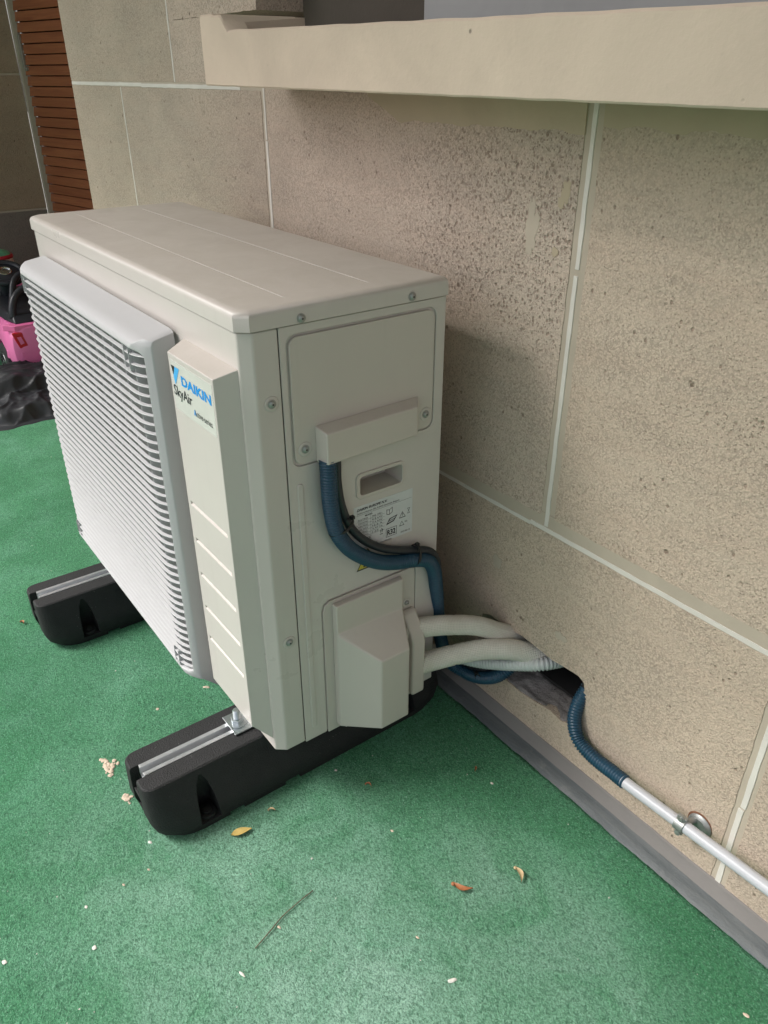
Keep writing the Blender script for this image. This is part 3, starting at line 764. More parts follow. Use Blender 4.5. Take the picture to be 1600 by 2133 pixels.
def tri(cy, cz, s, t, par, mat=None, x=lx, name='warning_mark'):
    o = [(cy - s, cz - s * .85), (cy + s, cz - s * .85), (cy, cz + s * .85)]; k = 1 - t
    i = [(cy + (a - cy) * k, cz - s * .12 * t + (b - cz) * k) for a, b in o]
    obj(name, [(x, a, b) for a, b in o + i], [(0, 1, 4, 3), (1, 2, 5, 4), (2, 0, 3, 5)], M['ink'], par)
    if mat: obj('warning_field', [(x - .0001, a, b) for a, b in i], [(0, 1, 2)], mat, par)
tri(.2465, .4755, .0065, .22, lab); tri(.2455, .4600, .0050, .24, lab)
st('!', .2458, .4722, .0012, .0060, .02); st('A2L', .2510, .4600, .0055, .0028, .01); st('3P731502-14', .2435, .4428, .0180, .0026, .006)
obj('book_mark', *join(*[([(lx, a, b), (lx, c, d), (lx, c, d + .0008), (lx, a, b + .0008)], [(0, 1, 2, 3)]) for a, b, c, d in ((.2160, .4850, .2215, .4835), (.2215, .4835, .2270, .4865), (.2160, .4930, .2215, .4915), (.2215, .4915, .2270, .4945))],
    *[([(lx, a, b), (lx, a + .0007, b), (lx, a + .0007, d), (lx, a, d)], [(0, 1, 2, 3)]) for a, b, d in ((.2160, .4850, .4935), (.2212, .4835, .4920), (.2265, .4865, .4950))]), M['ink'], lab)
obj('manual_mark', [(lx, .2150, .4665), (lx, .2300, .4695), (lx, .2370, .4790), (lx, .2215, .4765), (lx, .2175, .4690), (lx, .2290, .4712), (lx, .2345, .4775), (lx, .2230, .4752)], [(0, 1, 5, 4), (1, 2, 6, 5), (2, 3, 7, 6), (3, 0, 4, 7)], M['ink'], lab)
obj('manual_mark', *flat([(lx, .2200, .4715), (lx, .2330, .4738), (lx, .2335, .4748), (lx, .2205, .4725)]), M['ink'], lab)
obj('bin_mark', *join(*[([(lx, a, b), (lx, c, d), (lx, c + .0007, d), (lx, a + .0007, b)], [(0, 1, 2, 3)]) for a, b, c, d in ((.2045, .4575, .2040, .4625), (.2075, .4575, .2082, .4625), (.2040, .4570, .2082, .4630))], ([(lx, .2035, .4540), (lx, .2088, .4540), (lx, .2088, .4550), (lx, .2035, .4550)], [(0, 1, 2, 3)])), M['ink'], lab)
obj('hourglass_mark', [(lx, .2560, .4835), (lx, .2615, .4835), (lx, .2592, .4785), (lx, .2615, .4740), (lx, .2560, .4740), (lx, .2584, .4785), (lx, .2568, .4829), (lx, .2607, .4829), (lx, .2588, .4792), (lx, .2588, .4780), (lx, .2607, .4746), (lx, .2568, .4746)], [(0, 1, 7, 6), (1, 2, 8, 7), (2, 5, 8), (5, 0, 6, 8), (2, 3, 10, 9), (3, 4, 11, 10), (4, 5, 9, 11)], M['ink'], lab)
# yellow warning sticker partly behind the conduit
ws = obj('warning_label', *box(0, .0004, .1560, .2260, .4015, .4400), M['cover'], side)
tri(.1800, .4205, .0215, .14, ws, M['yellow'])
obj('warning_mark', *flat([(lx + .0002, .171, .4065), (lx + .0002, .190, .4065), (lx + .0002, .190, .4085), (lx + .0002, .171, .4085)]), M['ink'], ws)
st2 = text('lettering', '! WARNING', M['ink'], ws, (lx, .2005, .4220), .0240, .0052, 'side', .02)
# lower pipe cover: plate, flange and sloping hood
pc = obj('pipe_cover', *xprism([(.0950, .1035), (.0950, .352), (.0985, .3635), (.1075, .3690), (.2660, .3690), (.2720, .3650), (.2740, .358), (.2740, .094), (.1300, .094), (.1250, .1035)], -.0028, .0012), M['cover'], ac, bevel=.0009, seg=2)
obj('pipe_hood', *join(([(.001, .1105, .115), (.001, .2435, .115), (.001, .2435, .3635), (.001, .1105, .3635),
    (.0125, .1117, .115), (.0125, .2410, .115), (.0125, .2410, .3630), (.0125, .1117, .3630), (.0125, .1185, .3110), (.0125, .2410, .3060),
    (.0600, .1635, .1165), (.0600, .2195, .1165), (.0600, .2195, .2615), (.0600, .1635, .2610), (.0125, .1117, .3085)],
    [(0, 3, 2, 1), (0, 4, 14, 7, 3), (3, 7, 6, 2), (1, 2, 6, 9, 5), (7, 14, 8, 9, 6), (4, 10, 13, 14), (14, 13, 8), (8, 13, 12, 9), (10, 11, 12, 13), (11, 5, 9, 12), (0, 1, 5, 11, 10, 4)])), M['cover'], pc, bevel=.0028, seg=3)
ob = obj('pipe_outlet', *prism([(.0011, .1300), (.0400, .1300), (.0400, .2430), (.0340, .2600), (.0120, .2900), (.0011, .2930)], 'y', .2428, .2705), M['cover'], pc, bevel=.005, seg=3)
# screws
def screw(p, d, parent, r=.0046, dish=True):
    p = Vector(p); d = Vector(d)
    if dish:
        obj('screw_dimple', *lathe(p + d * .0002, d, [(r * 2.3, 0), (r * 2.2, .0006), (r * 1.45, .0001), (.0001, .0001)], 24), M['paint'], parent, smooth=True)
    s = obj('screw', *lathe(p, d, [(r * 1.35, 0), (r * 1.35, .0009), (r * 1.02, .0011), (r, .0022), (r * .75, .0034), (r * .35, .0039), (.0001, .0040)], 20), M['screw'], parent, smooth='auto')
    u = d.orthogonal().normalized(); w = d.cross(u); q = p + d * .0036
    V = []
    for a, b in ((u, w), (w, u)):
        for k in (-1, 1):
            for l_ in (-1, 1): V.append(tuple(q + a * k * r * .62 + b * l_ * r * k * .13))
    obj('screw_slot', *join(cyl(q, d, r * .3, .0007, 4)), M['ink'], s)
screw((.0012, .0794, .6329), (1, 0, 0), tc); screw((.0012, .2867, .6331), (1, 0, 0), tc)
screw((.0037, .0822, .8100), (1, 0, 0), top, dish=False); screw((.0037, .2559, .8110), (1, 0, 0), top, dish=False)
screw((0, .0349, .7073), (1, 0, 0), front); screw((0, .0341, .3245), (1, 0, 0), front)
screw((.0012, .2573, .3027), (1, 0, 0), pc, .0036)
# mounting foot of the unit with bolt, nut and washer
for i, cx in enumerate((-.106, -.698)):
    br = obj('mounting_bracket', *join(box(cx - .024, cx + .026, -.038, .004, .1075, .1102), box(cx - .024, cx + .026, .004, .0049, .1075, .125), box(cx - .02, cx + .022, -.0385, -.036, .1102, .1125)), M['zinc'], ac, bevel=.0012)
    c = (cx, -.021, .1104)
    bo = obj('bolt', *lathe(c, (0, 0, 1), [(.0066, 0)] + [(.0066 - .0006 * (k % 2), .008 + k * .0009) for k in range(20)] + [(.0050, .0268), (.0001, .0270)], 20), M['zinc'], br, smooth=False)
    obj('washer', *lathe(c, (0, 0, 1), [(.0175, 0), (.0175, .0020), (.006, .0022)], 32), M['zinc'], br, smooth='auto')
    obj('nut', *cyl((cx, -.021, .1122), (0, 0, 1), .0112, .0075, 6), M['zinc'], br, bevel=.0006)

# ================================================================== RUBBER SUPPORTS
def support(cx, label):
    r = empty('rubber_support', (cx, .09, 0), label=label, cat='rubber foot', group='rubber supports under the unit')
    H = .1055
    def ring(hw, y0, y1, z, c):
        q = []
        for sx, sy, a0 in ((1, 1, 0), (-1, 1, 90), (-1, -1, 180), (1, -1, 270)):
            ox = cx + sx * (hw - c); oy = (y1 if sy > 0 else y0) - sy * c * 1.3
            for k in range(6):
                a = radians(a0 + 18 * k); q.append((ox + c * cos(a), oy + c * 1.3 * sin(a), z))
        return q
    b = obj('rubber_block', *loft([ring(.077, -.190, .364, .0006, .046), ring(.080, -.201, .376, .016, .040), ring(.0785, -.206, .380, .034, .034), ring(.0500, -.207, .378, H - .006, .016), ring(.0485, -.206, .377, H - .002, .015), ring(.0455, -.204, .374, H, .013)]), M['rubber'], r, bevel=.0025, seg=2)
    cuts = [box(cx - .0145, cx + .0145, -.22, .40, H - .026, H + .01),             # rail slot
            box(cx - .0185, cx + .0185, -.23, -.1935, .022, H - .020)]
    for sx in (1, -1):
        for y in (-.118, .285):
            cc = []
            for k in range(7):
                t = k / 6; z = .014 + .080 * t; w = .0165 * math.sqrt(max(.02, 1 - t * t))
                cc.append([(cx + sx * (.036 + .016 * t) , y - w, z), (cx + sx * .12, y - w * 1.1, z), (cx + sx * .12, y + w * 1.1, z), (cx + sx * (.036 + .016 * t), y + w, z)])
            cuts.append(loft(cc))
        # shallow rectangular panel
        cuts.append(loft([[(cx + sx * .0752, -.048, .044), (cx + sx * .10, -.048, .044), (cx + sx * .10, .004, .044), (cx + sx * .0752, .004, .044)],
                          [(cx + sx * .0520, -.048, .0885), (cx + sx * .10, -.048, .0885), (cx + sx * .10, .004, .0885), (cx + sx * .0520, .004, .0885)]]))
        cuts.append(box(cx + sx * .070, cx + sx * .10, .02, .05, -.01, .010))
        cuts.append(box(cx + sx * .070, cx + sx * .10, -.085, -.058, -.01, .009))
    cuts = [(v, f) for v, f in cuts]
    cut(b, cuts)
    for p in b.data.polygons: p.use_smooth = True
    obj('end_bar', *box(cx - .0190, cx + .0190, -.2045, -.1930, .052, .060), M['rubber'], r, bevel=.001)
    for y in (-.118, .285):
        obj('fixing_lug', *join(cyl((cx + .061, y, .014), (0, 0, 1), .0150, .006, 20), cyl((cx + .061, y, .0201), (0, 0, 1), .0085, .0035, 20)), M['rubber'], r, bevel=.0015)
        obj('fixing_hole', *cyl((cx + .061, y, .0237), (0, 0, 1), .0042, .0004, 16), M['seam'], r)
    prof = [(-.0135, .0), (.0135, .0), (.0135, .0215), (.0060, .0215), (.0060, .0185), (.0115, .0185), (.0115, .003), (-.0115, .003), (-.0115, .0185), (-.0060, .0185), (-.0060, .0215), (-.0135, .0215)]
    obj('metal_rail', *prism([(cx + u, .0850 + v) for u, v in prof], 'y', -.192, .368), M['alu'], r, bevel=.0005, seg=1)
    return r
support(-.104, 'black rubber support foot with metal rail under the near end of the unit')
support(-.697, 'black rubber support foot with metal rail under the far end of the unit')

# ================================================================== PIPES AND CABLES
def lagged(name, pts, r, label):
    o = sweep(name, spline(pts, .004), lambda i, s: r * (1 + .035 * nz(s * 22, r * 900) + .02 * nz(s * 90) - (.05 if int(s / .045) % 2 == 0 and (s % .045) < .003 else 0)), M['lag'], None, 22, uv=True)
    return tag(o, label=label, cat='insulated pipe', group='insulated refrigerant pipes')
lagged('insulated_pipe', [(.010, .245, .256), (.018, .2705, .254), (.036, .318, .249), (.056, .370, .236), (.075, .415, .212), (.088, .465, .188), (.095, .52, .175)], .0175, 'upper cream insulated refrigerant pipe running from the unit into the wall hole')
lagged('insulated_pipe', [(.012, .245, .172), (.022, .2705, .177), (.050, .322, .190), (.078, .367, .199), (.108, .410, .198), (.136, .452, .186), (.148, .52, .170)], .0182, 'lower cream insulated refrigerant pipe running from the unit into the wall hole')
o = corrugated('drain_hose', [(-.10, .345, .10), (-.04, .365, .118), (.035, .390, .134), (.075, .404, .148), (.118, .418, .168), (.155, .438, .184), (.170, .49, .180)], .0125, .0062, .0022, M['drain'])
tag(o, label='white corrugated drain hose just beneath the insulated pipes at the wall hole', cat='hose')
con = corrugated('conduit', [(.0150, .1050, .6150), (.0160, .1050, .600), (.0170, .1045, .585), (.0175, .1055, .550), (.0175, .1125, .505), (.0175, .1300, .470), (.0175, .1560, .442), (.0175, .1900, .418), (.0175, .2240, .404), (.0190, .2560, .397), (.0180, .2850, .384), (.0120, .3050, .355), (.0050, .3180, .310), (-.0060, .3340, .240), (-.0120, .350, .170), (-.0060, .366, .118), (.0200, .384, .098), (.0560, .396, .104), (.0880, .412, .128), (.100, .46, .165), (.106, .52, .17)], .0122, .0042, .0026, M['conduit'])
tag(con, label='blue corrugated conduit dropping from the cable hood and curving behind the pipes', cat='conduit')
cab = sweep('black_cable', spline([(.0110, .1220, .6140), (.0120, .1215, .600), (.0120, .1215, .575), (.0120, .1270, .535), (.0110, .1420, .495), (.0105, .1660, .463), (.0105, .2000, .436), (.0120, .2350, .420), (.0140, .2650, .410), (.0150, .2920, .398), (.0090, .3130, .370), (.0000, .3270, .320), (-.0120, .340, .250), (-.018, .360, .16), (-.004, .385, .105), (.05, .412, .112), (.08, .47, .14)], .006), lambda i, s: .0066, M['cable'], None, 16)
tag(cab, label='plain black cable strapped along the right side of the blue conduit', cat='cable')
def tie(c, d, label, ry=.018, tail=(0, -1, 0)):
    c = Vector(c); d = Vector(d).normalized(); n = Vector((1, 0, 0)); w = d.cross(n).normalized()
    P = []
    for k in range(25):
        a = 2 * pi * k / 24; P.append(c + w * cos(a) * ry + n * sin(a) * .0128)
    V = []
    for p in P[:-1]:
        r_ = (p - c).normalized()
        V += [tuple(p - d * .0021), tuple(p + d * .0021), tuple(p + d * .0021 + r_ * .0014), tuple(p - d * .0021 + r_ * .0014)]
    Fs = []
    for k in range(24):
        j = (k + 1) % 24
        for q in range(4): Fs.append((k * 4 + q, k * 4 + (q + 1) % 4, j * 4 + (q + 1) % 4, j * 4 + q))
    root = obj('cable_tie', V, Fs, M['tie']); tag(root, label=label, cat='cable tie', group='cable ties on the blue conduit')
    h = c + w * (ry + .001) * (-1); t = Vector(tail).normalized()
    hv, hf = box(-.0032, .0032, -.0032, .0032, -.0025, .0025)
    o1 = obj('tie_head', [tuple(h + Vector(p)) for p in hv], hf, M['tie'], root, bevel=.0006)
    tv, tf = box(-.0008, .0008, -.0018, .0018, 0, .012)
    q = t.to_track_quat('Z', 'X'); obj('tie_tail', [tuple(h + q @ Vector(p)) for p in tv], tf, M['tie'], root)
tie((.0155, .1235, .503), (0, .42, -.9), 'black cable tie around conduit and cable beside the rating label', .0205, (.2, -1, .15))
tie((.0175, .2600, .4035), (0, .98, -.2), 'black cable tie around conduit and cable near the rear edge of the unit', .0185, (.2, .1, -1))
tie((.0480, .3935, .1020), (.9, .35, .2), 'black cable tie on the blue conduit loop beneath the insulated pipes', .0135, (0, -.2, -1))
c2 = corrugated('conduit', [(.215, .53, .20), (.235, .48, .206), (.248, .446, .197), (.2475, .427, .170), (.2525, .4165, .140), (.270, .4125, .1135), (.305, .4110, .1045), (.345, .4095, .1065), (.371, .4075, .1085)], .0120, .0050, .0027, M['conduit'])
tag(c2, label='short blue corrugated conduit leaving the hole and sleeving the white pipe', cat='conduit')
pv = sweep('conduit_pipe', [Vector(p) for p in ((.362, .4079, .1080), (.372, .4075, .1085), (.6, .4060, .1215), (.9, .4040, .1370), (1.6, .4000, .172))], lambda i, s: .0092, M['pvc'], None, 24)
tag(pv, label='straight white plastic pipe running along the foot of the stone wall', cat='pipe')
# clamp
cp = Vector((.470, .4068, .1140)); ax = Vector((1, -.006, .057)).normalized()
cl = empty('pipe_clamp', tuple(cp), label='galvanised round pipe clamp holding the white pipe to the wall', cat='pipe clamp')
V = []; up = Vector((0, 0, 1))
ringv = []
for k in range(28):
    a = 2 * pi * k / 28; dvec = Vector((0, cos(a), sin(a)))
    for off, rr in ((-.0075, .0096), (.0075, .0096), (.0075, .0112), (-.0075, .0112)): V.append(tuple(cp + ax * off + dvec * rr))
Fs = [(k * 4 + q, k * 4 + (q + 1) % 4, ((k + 1) % 28) * 4 + (q + 1) % 4, ((k + 1) % 28) * 4 + q) for k in range(28) for q in range(4)]
obj('clamp_band', V, Fs, M['screw'], cl, bevel=.0004, seg=1)
obj('clamp_lug', *join(box(cp.x - .0075, cp.x + .0075, cp.y - .003, cp.y + .003, cp.z + .0105, cp.z + .0165), box(cp.x - .006, cp.x + .006, cp.y - .003, cp.y + .003, cp.z - .0180, cp.z - .0105)), M['screw'], cl, bevel=.0008)
obj('clamp_screw', *lathe((cp.x, cp.y - .003, cp.z + .0135), (0, -1, 0), [(.0058, 0), (.0058, .0015), (.0036, .0016), (.0036, .004), (.0001, .0042)], 18), M['screw'], cl, smooth='auto')
obj('clamp_screw', *lathe((cp.x, cp.y - .003, cp.z - .0150), (0, -1, 0), [(.0046, 0), (.0046, .003), (.0001, .0034)], 18), M['screw'], cl, smooth='auto')
obj('wall_rosette', *lathe((.4865, YW - .001, .1120), (0, -1, 0), [(.0185, 0), (.0185, .0012), (.0165, .0035), (.0125, .0050), (.0105, .0042), (.0001, .0046)], 32), M['screw'], cl, smooth='auto')
obj('rust_stain', *lathe((.4855, YW - .0003, .1135), (0, -1, 0), [(.0196, 0), (.0190, .0004), (.0001, .0004)], 24), M['rust'], cl)
obj('rosette_stem', *cyl((.4790, YW - .004, .118), (-.2, -1, .1), .0045, .020, 14), M['screw'], cl, smooth='auto')

# ================================================================== TOYS BY THE RETURN WALL
car = empty('toy_car', (-2.65, .285, 0), label='pink ride-on toy car with black seat behind the grille', cat='toy car')
YC = .292
def cring(x, hw, zb, zs, zt, tw):
    """rounded body cross section at x: half width hw, sill zb, deck zt"""
    pts = []; zc = (zb + zt) / 2; hh = (zt - zb) / 2
    for k in range(28):
        a = 2 * pi * k / 28; ca, sa = cos(a), sin(a)
        e = .42 if sa > 0 else .5
        w = hw * (1 - .10 * max(0, sa)) 
        pts.append((x, YC + w * (abs(ca) ** e) * (1 if ca > 0 else -1), zc + hh * (abs(sa) ** .5) * (1 if sa > 0 else -1)))
    return pts
body = obj('car_body', *loft([cring(-2.338, .085, .095, .18, .2150, .085), cring(-2.341, .104, .080, .18, .2285, .085), cring(-2.350, .118, .068, .19, .2380, .098), cring(-2.375, .130, .060, .20, .243, .105), cring(-2.41, .135, .060, .20, .244, .105), cring(-2.46, .136, .060, .205, .245, .11), cring(-2.60, .134, .060, .20, .235, .11), cring(-2.70, .134, .060, .22, .26, .10), cring(-2.80, .134, .060, .24, .315, .095), cring(-2.90, .130, .060, .22, .295, .09), cring(-2.97, .115, .065, .18, .25, .08), cring(-2.985, .09, .08, .16, .22, .06)]), M['pink'], car, bevel=.010, seg=3)
ccut = []
for x in (-2.475, -2.86):
    for sy in (-1, 1): ccut.append(cyl((x, YC + sy * .15, .082), (0, -sy, 0), .080, .055, 28))
cut(body, ccut)
for p in body.data.polygons: p.use_smooth = True
obj('rear_band', *loft([[(-2.3435, YC - .100, .2180), (-2.3435, YC + .100, .2180), (-2.3445, YC + .100, .2385), (-2.3445, YC - .100, .2385)], [(-2.38, YC - .137, .2180), (-2.38, YC + .137, .2180), (-2.38, YC + .135, .2420), (-2.38, YC - .135, .2420)]]), M['pinkd'], car, bevel=.003)
obj('bumper', *loft([[(-2.340, YC - .098, .108), (-2.340, YC + .098, .108), (-2.337, YC + .098, .140), (-2.337, YC - .098, .140)], [(-2.40, YC - .141, .105), (-2.40, YC + .141, .105), (-2.40, YC + .139, .142), (-2.40, YC - .139, .142)]]), M['pink'], car, bevel=.006)
for sy in (-1, 1):
    P = [(YC + sy * .116, .2160), (YC + sy * .078, .2150), (YC + sy * .062, .158), (YC + sy * .098, .152)]
    tl = obj('tail_light', *prism(P, 'x', -2.350, -2.3375), M['redlens'], car, bevel=.005)
    P2 = [(YC + sy * .100, .198), (YC + sy * .086, .198), (YC + sy * .078, .172), (YC + sy * .092, .168)]
    obj('lamp_centre', *prism(P2, 'x', -2.3374, -2.3360), M['pinkd'], tl)
obj('boot_handle', *loft([[(-2.345, YC - .038, .199), (-2.345, YC + .038, .199), (-2.345, YC + .038, .208), (-2.345, YC - .038, .208)], [(-2.328, YC - .034, .200), (-2.328, YC + .034, .200), (-2.328, YC + .034, .206), (-2.328, YC - .034, .206)]]), M['chrome'], car, bevel=.002)
obj('number_plate', *box(-2.348, -2.3385, YC - .030, YC + .030, .172, .195), M['chrome'], car, bevel=.002)
for x in (-2.475, -2.86):
    for sy in (-1, 1):
        c = (x, YC + sy * .142, .074)
        w = obj('wheel', *lathe(c, (0, -sy, 0), [(.045, -.002), (.060, 0), (.070, .004), (.074, .012), (.074, .034), (.066, .042), (0.01, .042)], 36), M['tyre'], car, smooth='auto')
        rimv = []
        obj('rim', *lathe((x, YC + sy * .1435, .074), (0, -sy, 0), [(.0001, -.001), (.010, -.001), (.014, .004), (.040, .003), (.047, -.001), (.050, .001), (.050, .012), (.0001, .012)], 24), M['chrome'], w, smooth='auto')
        for k in range(8):
            a = 2 * pi * k / 8
            obj('spoke', *join(cyl((x + .026 * cos(a), YC + sy * .1440, .074 + .026 * sin(a)), (0, sy, 0), .0065, .003, 8)), M['tyre'], w)
obj('seat', *loft([[(-2.36, YC - .092, .240), (-2.36, YC + .092, .240), (-2.39, YC + .088, .268), (-2.39, YC - .088, .268)], [(-2.44, YC - .112, .243), (-2.44, YC + .112, .243), (-2.45, YC + .10, .272), (-2.45, YC - .10, .272)], [(-2.62, YC - .115, .236), (-2.62, YC + .115, .236), (-2.62, YC + .10, .262), (-2.62, YC - .10, .262)], [(-2.72, YC - .10, .25), (-2.72, YC + .10, .25), (-2.71, YC + .09, .29), (-2.71, YC - .09, .29)]]), M['toyblack'], car, bevel=.007)
br = sweep('backrest_hoop', spline([(-2.40, YC - .085, .255), (-2.405, YC - .080, .290), (-2.42, YC - .060, .325), (-2.44, YC - .02, .350), (-2.44, YC + .03, .355), (-2.42, YC + .065, .33), (-2.405, YC + .08, .29), (-2.40, YC + .085, .255)], .008), lambda i, s: .0145, M['toyblack'], car, 12)
sweep('arm_hoop', spline([(-2.47, YC - .075, .25), (-2.49, YC - .055, .31), (-2.52, YC - .030, .365), (-2.54, YC + .01, .385), (-2.53, YC + .06, .36)], .008), lambda i, s: .0125, M['toyblack'], car, 12)
# steering column and wheel
sd = Vector((.42, 0, .9)).normalized(); sc_c = Vector((-2.66, YC - .028, .372))
obj('steering_column', *join(cyl(sc_c - sd * .12, sd, .030, .115, 18), box(-2.74, -2.68, YC - .06, YC + .05, .25, .30)), M['toyblack'], car, bevel=.004)
u = sd.orthogonal().normalized(); w_ = sd.cross(u)
rim_pts = [sc_c + (u * cos(2 * pi * k / 40) + w_ * sin(2 * pi * k / 40)) * .068 for k in range(41)]
stw = sweep('steering_wheel', rim_pts, lambda i, s: .0125, M['toyblack'], car, 12)
obj('wheel_centre', *lathe(sc_c - sd * .006, sd, [(.066, 0), (.055, .006), (.036, .014), (.0001, .015)], 28), M['toyblack'], stw, smooth='auto')
obj('horn_ring', *lathe(sc_c + sd * .009, sd, [(.026, 0), (.026, .003), (.0235, .0045), (.021, .003), (.0205, 0)], 32), M['chrome'], stw, smooth='auto')
# red sill seen through the toy, and the striped toy on the bonnet
cap = empty('striped_toy', (-2.84, .288, .32), label='small rounded toy striped green, red and white resting on the pink car', cat='toy')
cc = (-2.84, .275, .315)
obj('toy_base', *lathe(cc, (0, 0, 1), [(.055, 0), (.066, .02), (.068, .07), (.066, .086)], 30), M['whitepl'], cap, smooth='auto')
obj('toy_band', *lathe((cc[0], cc[1], cc[2] + .0865), (0, 0, 1), [(.070, 0), (.071, .008), (.066, .014)], 30), M['redpl'], cap, smooth='auto')
obj('toy_top', *lathe((cc[0], cc[1], cc[2] + .1010), (0, 0, 1), [(.062, 0), (.052, .010), (.032, .018), (.0001, .021)], 30), M['greenpl'], cap, smooth='auto')

# crumpled black sheet
def sheet():
    V = []; nx, ny = 90, 110
    for i in range(nx + 1):
        for j in range(ny + 1):
            u = i / nx; v = j / ny
            x = -2.36 + .42 * u; y = -.10 + .52 * v
            # outline: two heaps
            base = 1 - max(0, (abs(u - .45) / .55)) ** 3
            e = max(0, 1 - (abs(v - .55) / .48) ** 4)
            wx = nz(x * 7, y * 7) * .9
            fold = abs(sin((x * 26 + y * 17 + wx * 5.0))) ** .55
            fold2 = min(1, abs(nz(x * 16 + 3, y * 11 + wx * 2, 2.0)) * 2.2) ** .6 * .5 + abs(nz(x * 34, y * 26, 4)) ** .7 * .25
            cre = .020 * fold + .024 * fold2
            step = .128 if u < .42 else (.128 + (.075 - .128) * min(1, (u - .42) / .10))
            step *= 1 - .9 * max(0, (u - .80) / .20) ** 2
            h = max(0.002, step * e * (min(1, base * 1.6)) * (.86 + .25 * nz(x * 5, y * 5, 7)) - cre * .75)
            V.append((x + .015 * nz(y * 18, 5), y + .012 * nz(x * 18, 6), h if 0 < i < nx and 0 < j < ny else 0))
    Fs = [(i * (ny + 1) + j, (i + 1) * (ny + 1) + j, (i + 1) * (ny + 1) + j + 1, i * (ny + 1) + j + 1) for i in range(nx) for j in range(ny)]
    return V, Fs
o = obj('black_sheet', *sheet(), M['bag'], smooth=True); tag(o, label='crumpled black plastic sheet heaped on the carpet in front of the toy car', cat='sheet')

# ================================================================== DEBRIS ON THE CARPET
def lump(name, x, y, s, mat, seed, flatf=.35, asp=1, rot=0, z=0):
    V = []; Fs = []; n, m = 14, 5
    for j in range(m + 1):
        ph = pi / 2 * j / m
        for k in range(n):
            a = 2 * pi * k / n; rr = s * cos(ph) * (1 + .35 * nz(cos(a) * 1.6 + seed, sin(a) * 1.6, j * .3))
            px, py = rr * cos(a), rr * asp * sin(a)
            V.append((x + px * cos(rot) - py * sin(rot), y + px * sin(rot) + py * cos(rot), z + .0006 + s * flatf * sin(ph) * (1 + .3 * nz(a, seed))))
    for j in range(m):
        for k in range(n): Fs.append((j * n + k, j * n + (k + 1) % n, (j + 1) * n + (k + 1) % n, (j + 1) * n + k))
    return obj(name, V, Fs, mat)
def leaf(name, x, y, L, W, rot, mat, curl=.003, label='', cat='leaf', bend=0, group=None):
    V = []; n = 14
    for s in (0, 1):
        for i in range(n + 1):
            t = i / n; w = W * (sin(pi * t ** .75)) * .5 + .0002
            for k in (-1, 0, 1):
                px = (t - .5) * L; py = k * w + bend * sin(pi * t)
                z = .0022 + curl * (abs(k) * .8 + .6 * sin(pi * t)) + (.0005 if s else 0)
                V.append((x + px * cos(rot) - py * sin(rot), y + px * sin(rot) + py * cos(rot), z))
    m = (n + 1) * 3; Fs = []
    for i in range(n):
        for k in range(2):
            q = (i * 3 + k, (i + 1) * 3 + k, (i + 1) * 3 + k + 1, i * 3 + k + 1); Fs += [q, tuple(m + a for a in reversed(q))]
    return tag(obj(name, V, Fs, mat, smooth=True), label=label, cat=cat, group=group)
leaf('leaf', .0165, -.0869, .034, .013, radians(75), M['leaf_y'], label='yellow pointed leaf on the carpet in front of the near rubber foot')
def seed(x, y, L, rot, mat, label, bend):
    r = leaf('maple_seed', x, y, L, L * .28, rot, mat, label=label, cat='seed', bend=bend)
    e = Vector((cos(rot), sin(rot), 0)) * (-L * .5)
    obj('seed_head', *lathe((x + e.x, y + e.y, .001), (0, 0, 1), [(L * .10, 0), (L * .12, .0015), (L * .07, .0035), (.0001, .004)], 12), mat, r, smooth=True)
seed(.301, .1387, .030, radians(38), M['leaf_b'], 'curved reddish brown winged seed on the carpet, right of the middle', -.006)
seed(.3373, .2192, .026, radians(-25), M['leaf_t'], 'tan winged seed nearest the wall upstand on the carpet', .004)
seed(.0607, .1336, .012, radians(20), M['leaf_b'], 'small brown seed on the carpet right of the near rubber foot', .002)
seed(.0076, -.0262, .012, radians(45), M['leaf_t'], 'small tan seed husk between the yellow leaf and the rubber foot', .001)
seed(.144, .3056, .012, radians(-50), M['leaf_b'], 'small reddish seed on the dark carpet close to the wall', .001)
seed(-.7691, -.2281, .016, radians(10), M['leaf_b'], 'orange brown husk left of the far rubber foot', .003)
seed(-.7076, -.1151, .010, radians(80), M['leaf_t'], 'tan crumb of husk against the far rubber foot end', .001)
seed(-.918, .02, .013, radians(60), M['leaf_b'], 'orange curled husk behind the far rubber foot rail', .003)
tw = sweep('twig', spline([(.1995, -.1600, .002), (.190, -.130, .003), (.181, -.105, .0025), (.176, -.075, .003), (.172, -.045, .0025)], .004), lambda i, s: .0008 + .0002 * nz(s * 300), M['twig'], None, 6)
tw.matrix_world = tw.matrix_world
tag(tw, label='thin grey twig lying on the open carpet in the foreground', cat='twig')
def crumble(x, y, s, label, seed_):
    r = empty('stone_crumbs', (x, y, 0), label=label, cat='crumbs')
    rnd = random.Random(seed_)
    for k in range(38):
        a = rnd.random() * 2 * pi; d = s * rnd.random() ** .7 * (1 + .4 * sin(3 * a + seed_))
        c = lump('crumb', x + d * cos(a), y + d * .55 * sin(a) + .1 * d, rnd.uniform(.0016, .0042), M['crumb'], k + seed_, .5)
        c.parent = r; c.matrix_parent_inverse = Matrix.Translation(-Vector(r.location))
crumble(-.2498, -.2143, .020, 'patch of beige stone crumbs on the carpet left of the near rubber foot', 3)
crumble(-.1615, -.2127, .011, 'smaller patch of beige stone crumbs touching the end of the near rubber foot', 9)
def chip(x, y, s, label, rot=0, asp=.6, mat='chip', seed_=1):
    tag(lump('paint_chip' if mat == 'chip' else 'crumb', x, y, s * .78, M[mat], seed_, .25, asp, rot), label=label, cat='paint chip' if mat == 'chip' else 'crumb', group='white paint chips on the carpet' if mat == 'chip' else 'crumbs on the carpet')
chip(.3966, .0343, .0085, 'largest white paint chip, near the bottom edge of the carpet view', 1.2, .42)
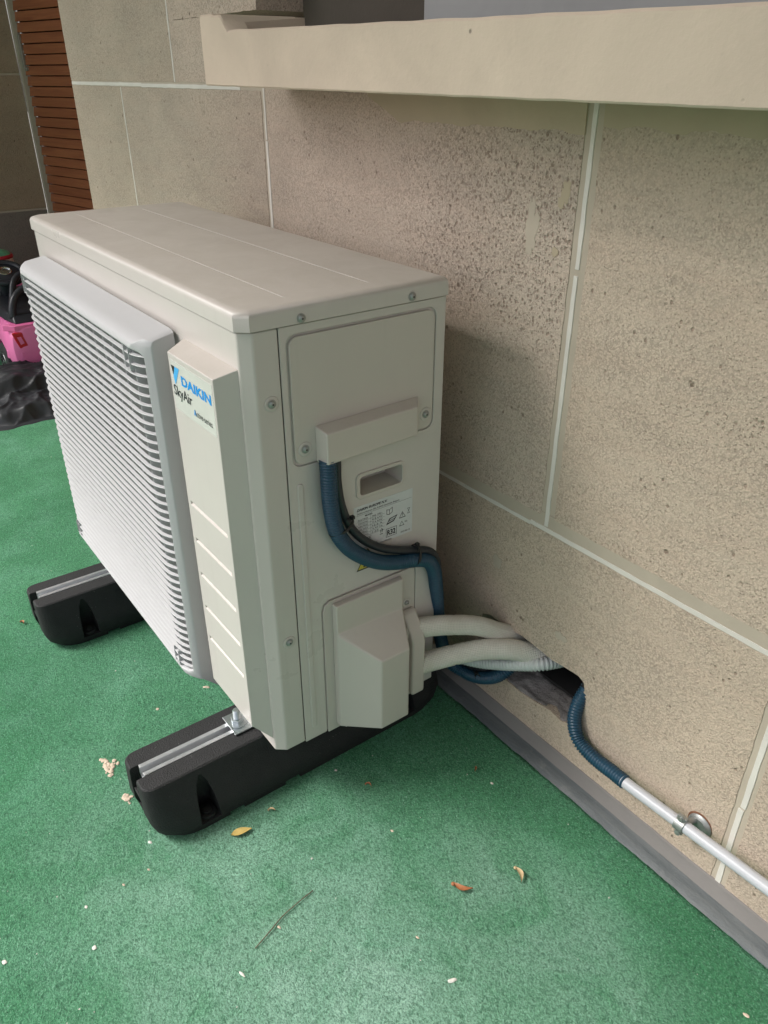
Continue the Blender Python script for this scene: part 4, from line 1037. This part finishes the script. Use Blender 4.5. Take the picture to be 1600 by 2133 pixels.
chip(.2201, -.1912, .0065, 'long white paint chip left of the largest one in the foreground', .3, .35, seed_=2)
chip(.0636, -.3418, .0050, 'white paint chip low on the left part of the carpet', 0, .8, seed_=3)
chip(-.0048, -.3313, .0034, 'small white paint chip above the low left one', 0, .8, seed_=4)
chip(.0101, -.4487, .0048, 'white paint chip at the bottom left edge of the carpet', .4, .8, seed_=5)
chip(-.0553, -.2132, .0052, 'white paint chip just below the end of the near rubber foot', .4, .6, seed_=6)
chip(-.3346, .0147, .0085, 'tan crumb on the carpet under the lower corner of the grille', .9, .5, 'crumb', 7)
chip(-.334, -.088, .0045, 'pale crumb on the carpet between the two rubber feet', .2, .8, 'crumb', 8)
chip(-.002, .1074, .0036, 'white paint chip in the shade beside the near rubber foot', .3, .8, seed_=9)
chip(.1826, .3096, .0036, 'white paint chip close to the upstand on the dark carpet', .3, .8, seed_=10)
chip(.1573, .112, .0036, 'pale crumb right of the small brown seed', .3, .7, 'crumb', 11)
chip(.1915, -.1171, .0045, 'pale crumb beside the thin twig', .3, .5, 'crumb', 12)
chip(.3215, .0341, .0036, 'pale crumb above the largest white chip', .3, .6, 'crumb', 13)
chip(.6584, .3151, .0055, 'pale crumb at the bottom right corner of the carpet', .3, .6, 'crumb', 14)
chip(-.0095, -.2336, .0032, 'brown crumb below the near rubber foot end', .3, .6, 'crumb', 15)
chip(-.0069, -.274, .0034, 'crumb lying above the low left paint chips', .3, .6, 'crumb', 16)
chip(-.665, -.070, .0065, 'pale crumb resting in the notch of the far rubber foot', .3, .6, 'crumb', 17)
# uncountable fine specks
rnd = random.Random(5); V = []; Fs = []
for k in range(280):
    x = rnd.uniform(-1.9, .9); y = rnd.uniform(-.9, .385); s = rnd.uniform(.0005, .0016) * (1.6 if rnd.random() < .1 else 1)
    a = rnd.random() * 6; b0 = len(V)
    for q in range(4):
        V.append((x + s * cos(a + q * pi / 2) * rnd.uniform(.5, 1.2), y + s * sin(a + q * pi / 2) * rnd.uniform(.5, 1.2), .0022 + rnd.uniform(0, .001)))
    V.append((x, y, .0022 + s * .9)); Fs += [(b0 + q, b0 + (q + 1) % 4, b0 + 4) for q in range(4)]
o = obj('fine_specks', V, Fs, M['chip']); tag(o, kind='stuff', label='scattered tiny pale specks over the green carpet')

for o in bpy.data.objects:
    if o.type == 'MESH':
        for p in ():
            pass
